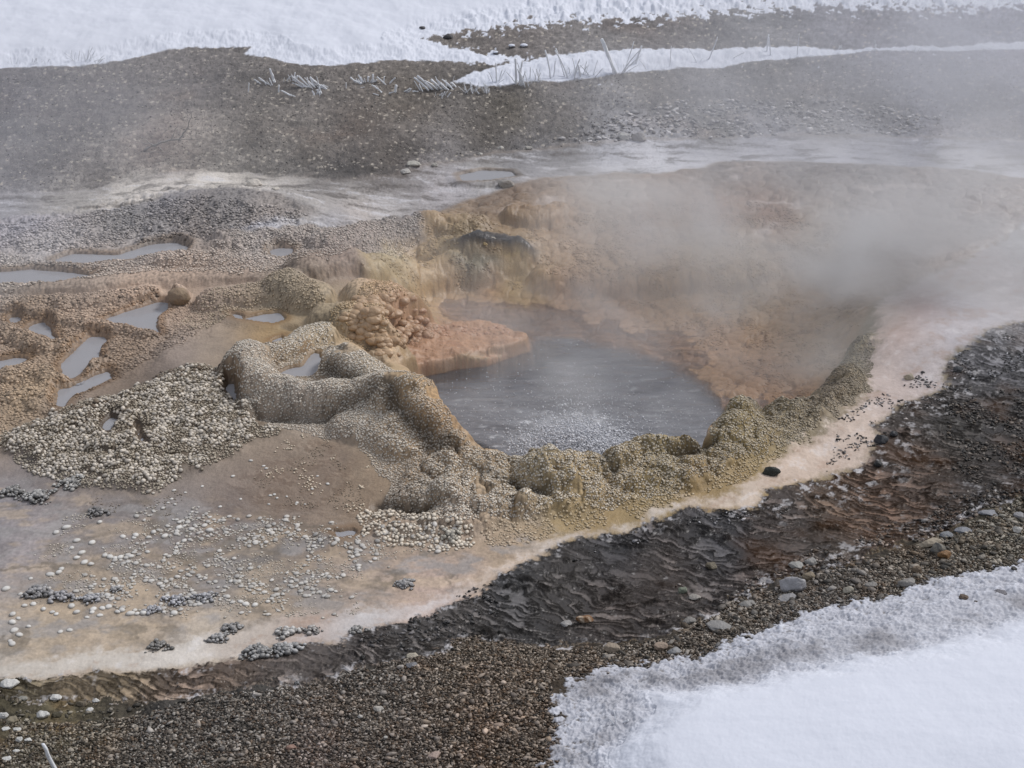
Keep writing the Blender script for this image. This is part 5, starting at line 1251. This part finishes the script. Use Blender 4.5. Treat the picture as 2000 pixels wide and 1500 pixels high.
TUF = [
 (535,163,[(0,26,-.1,1.9),(-8,18,-.9,.9),(-14,18,-.8,.9),(-22,16,-1.0,.7)],'broad frosted blade standing upright with three thin ones leaning left'),
 (568,160,auto(5,12,10,18,.4),'short frosted stalks just right of the broad upright blade'),
 (600,168,[(0,30,-.85,1.2),(8,28,-.9,1.2),(16,24,-.8,1.),(24,22,-.7,1.2),(-6,20,-1.,.9),(30,18,-.9,.8)],'dense row of thick frosted stalks all leaning left'),
 (628,172,auto(6,14,12,24,-.8,.8,1.5),'right half of the dense row of leaning frosted stalks'),
 (572,188,[(0,22,-1.0,1.2),(8,12,-.9,.8)],'single thick frosted stalk lying on the gravel below the dense row'),
 (618,186,auto(5,10,8,16,-.2),'low frosted clump below the dense row'),(545,178,[(0,14,.1,.9),(-58,18,.2,.7)],'two thin frosted stems at the left end of the stalks'),
 (680,176,[(0,46,1.35,.6),(-4,14,.0,.6)],'long thin frosted stalk lying flat on the gravel'),
 (705,162,auto(5,10,10,18,-.7),'small frosted clump with stalks leaning left above the long flat stalk'),(722,160,auto(5,10,8,16,.3),'small frosted clump right of the left leaning one'),
 (755,162,[(0,20,-.8,1.),(4,16,.7,.9),(-6,12,.1,.9)],'frosted stalks crossing like an x on the gravel'),
 (748,182,[(0,26,-1.0,.9),(10,12,1.1,1.),(-8,10,-1.2,.8)],'frosted stalks with a cushion of snow on the gravel'),(772,182,[(0,15,.0,1.6)],'short thick frosted stump standing upright'),
 (800,178,auto(5,12,8,14,.9),'frosted stalks bending right beyond the short stump'),(822,175,[(0,20,-.6,.7),(4,14,-.5,.7)],'two thin frosted stems leaning left before the snow clump'),
 (850,172,[(-12,32,-.85,1.3),(-4,34,-.8,1.3),(6,30,-.8,1.1),(14,26,-.8,1.2),(20,22,-.7,1.),(26,18,-.9,1.)],'big bundle of thick frosted stalks leaning left out of the snow'),
 (880,172,auto(7,12,14,26,-.7,.7,1.3),'right part of the big leaning bundle of frosted stalks'),(867,190,auto(4,14,8,16,.1,.4,.8),'thin frosted grass below the big leaning bundle'),
 (915,178,auto(6,16,8,20,.1,.4,.9),'fringe of short frosted grass where the snow strip begins'),(940,180,auto(6,16,8,18,.1,.4,.9),'fringe of short frosted grass right of the strip start'),
 (970,160,[(0,34,-.05,1.2),(4,22,.2,.7),(-6,20,-.3,.7)],'upright frosted stem with a knobbed tip near the strip start'),
 (1008,166,[(0,44,.0,1.4),(6,40,.05,1.3),(14,30,-.3,.9)],'pair of tall frosted stems side by side'),(1025,166,[(0,40,-.35,.9),(-8,26,.3,.8),(8,22,-.3,.6)],'frosted stem arching left beside the tall pair'),
 (1045,158,auto(6,12,12,26,.0,.4,.9),'thin frosted grass right of the arching stem'),(1075,150,[(0,46,-.12,1.1),(6,28,.1,.7)],'tall frosted stem rising above the strip left of centre'),
 (1110,150,[(0,52,-.35,.8),(-6,50,-.3,.8),(12,34,.1,.7)],'long thin frosted stems arching left across the strip'),(1125,146,auto(6,12,14,30,.1,.5,.9),'loose frosted grass in front of the strip'),
 (1150,146,auto(6,14,10,26,.2,.4,.8),'thin frosted sprigs left of the great stalk'),
 (1205,146,[(0,64,-.42,2.2),(-6,30,-.2,1.)],'great thick frosted stalk curving up over the strip'),
 (1212,144,[(0,52,.5,.7),(2,44,.65,.6),(4,56,.35,.6),(6,30,.9,.5)],'frosted twigs fanning out right of the great stalk'),(1240,128,[(0,34,.35,1.6)],'thick frosted stub leaning right from the strip crest'),
 (1262,132,[(0,22,-.5,.5)],'thin frosted twig leaning left below the stub'),(1308,128,[(0,34,.02,.5)],'thin straight frosted stem alone in the snow strip'),(1362,122,[(0,30,-.5,.5),(4,10,.5,.4)],'thin frosted twig arching left on the snow strip'),
 (1384,112,[(0,38,.35,.9)],'frosted stem with thick tip leaning right above the strip'),(1430,112,[(0,22,1.0,.5)],'fine frosted twig lying right on the strip'),
 (1500,103,[(-2,30,.05,1.),(4,28,-.15,.9)],'forked frosted stem standing on the right of the strip'),(1557,108,[(0,36,.0,.7)],'single straight frosted stem right of the forked one'),
 (1640,95,[(-4,10,.6,.6),(6,10,-.6,.6)],'little frosted arch on the strip'),(1708,97,[(0,18,-.1,.5),(3,10,.1,.5)],'small frosted twig in the drifting steam'),(1780,100,auto(5,12,6,10,.2,.3,.5),'low frosted tuft under the strip'),
 (155,118,auto(9,16,14,28,.1,.25,.5),'frosty little shrub at the left edge of the far snow'),(180,122,auto(8,14,12,24,.4,.25,.5),'frosty shrub right of the first one at the far snow'),(50,124,auto(6,30,8,16,.0,.25,.5),'thin frosty stems near the left picture edge'),(75,124,auto(5,30,8,14,.6,.25,.5),'thin frosty stems leaning right at the left picture edge'),
]
for px, py, st, lb in TUF: tuft(px, py, st, lb)
# snow lying between the stalks
tuft(120, 1512, [(0,78,-.20,.95)], 'thick frosted stick standing at the bottom left corner', 'frosted stick', 'frosted_stick', .006, 'frosted sticks near the viewer')
tuft(1204, 1408, [(0,26,-.15,.5),(2,22,.9,.5),(-2,18,-.5,.4)], 'curled frosted blade sticking out of the snow bank', 'frosted stalk', 'frosted_stalk', .006, 'frosted sticks near the viewer')
# bare fallen branch
x, y, z = gat(282, 294); k_ = m_per_px(x, y, z)
e = bpy.data.objects.new('fallen_branch', None); C.objects.link(e); e.location = (x, y, z)
tag(e, 'thin bare branch lying on the brown slope', 'branch')
def brn(a, b, r0, r1, bend=0.):
    P_ = []
    for i in range(9):
        t = i / 8; p = np.array(a) * (1 - t) + np.array(b) * t; p = p + np.array([0, 0, 1.]) * bend * math.sin(t * math.pi) + RS.randn(3) * .003
        P_.append(p)
    return tube(P_, r0, r1, 5, .2)
W_ = lambda dx, dz, dy=0: (dx * k_, dy, dz * k_ / math.cos(math.radians(18)))
for a, b, r0, r1, bd in ((W_(0, 0), W_(65, 22), .008, .005, .01), (W_(65, 20), W_(98, 70), .006, .002, -.03), (W_(50, 17), W_(68, 48), .004, .0015, 0), (W_(22, 8), W_(-6, 26), .004, .0015, 0), (W_(22, 8), W_(-30, 22), .003, .001, 0), (W_(55, 18), W_(120, 24), .003, .001, .0), (W_(30, 3), W_(50, -6, -.02), .003, .001, 0)):
    V, F, _ = brn(a, b, r0, r1, bd)
    build('twig', V, F, twigm, parent=e)

# ------------------------------------------------------------------ the boil: foam and thrown drops
foamm, ff_ = principled('foam', None, (.72, .73, .77), .5)
bx, by = unproj(1120, 875, -.22)
dx, dy, dz, dr = [], [], [], []
for k_ in range(10400):
    a = rnd.gauss(0, 1); b = rnd.gauss(0, 1)
    t = abs(rnd.gauss(0, 1))
    if k_ < 9000:      # churned water
        px, py = 1118 + a * 42 + rnd.uniform(-40, 60), 878 + b * 20 - abs(a) * 6
    elif k_ < 9900:
        px, py = 1150 + a * 120, 835 + b * 40
    else:
        px, py = 1100 + a * 150, 790 + b * 60
    if not (850 < px < 1400 and 640 < py < 925): continue
    z_ = -.155 + (abs(rnd.gauss(0, .035)) * math.exp(-((px - 1120) / 80) ** 2) if k_ < 10000 else .0)
    x, y = unproj(px, py, -.155)
    dx.append(x); dy.append(y); dz.append(z_); dr.append(rnd.uniform(.001, .0034) * (1.5 if k_ < 2500 else (1 if k_ < 5600 else .7)) if k_ < 6500 else rnd.uniform(.001, .0028))
dx, dy, dz, dr = map(np.array, (dx, dy, dz, dr))
n = len(dx)
v = ICO[None] * dr[:, None, None] * (1 + .5 * RS.rand(n, 1, 3))
V = (np.stack([dx, dy, dz], 1)[:, None] + v).reshape(-1, 3)
FF = (ICF[None] + (np.arange(n) * 12)[:, None, None]).reshape(-1, 3)
o = build('splash_foam', V, FF, foamm)
tag(o, 'white foam and drops thrown up where the spring boils at the near rim', kind='stuff')
print('end', time.time() - T0)
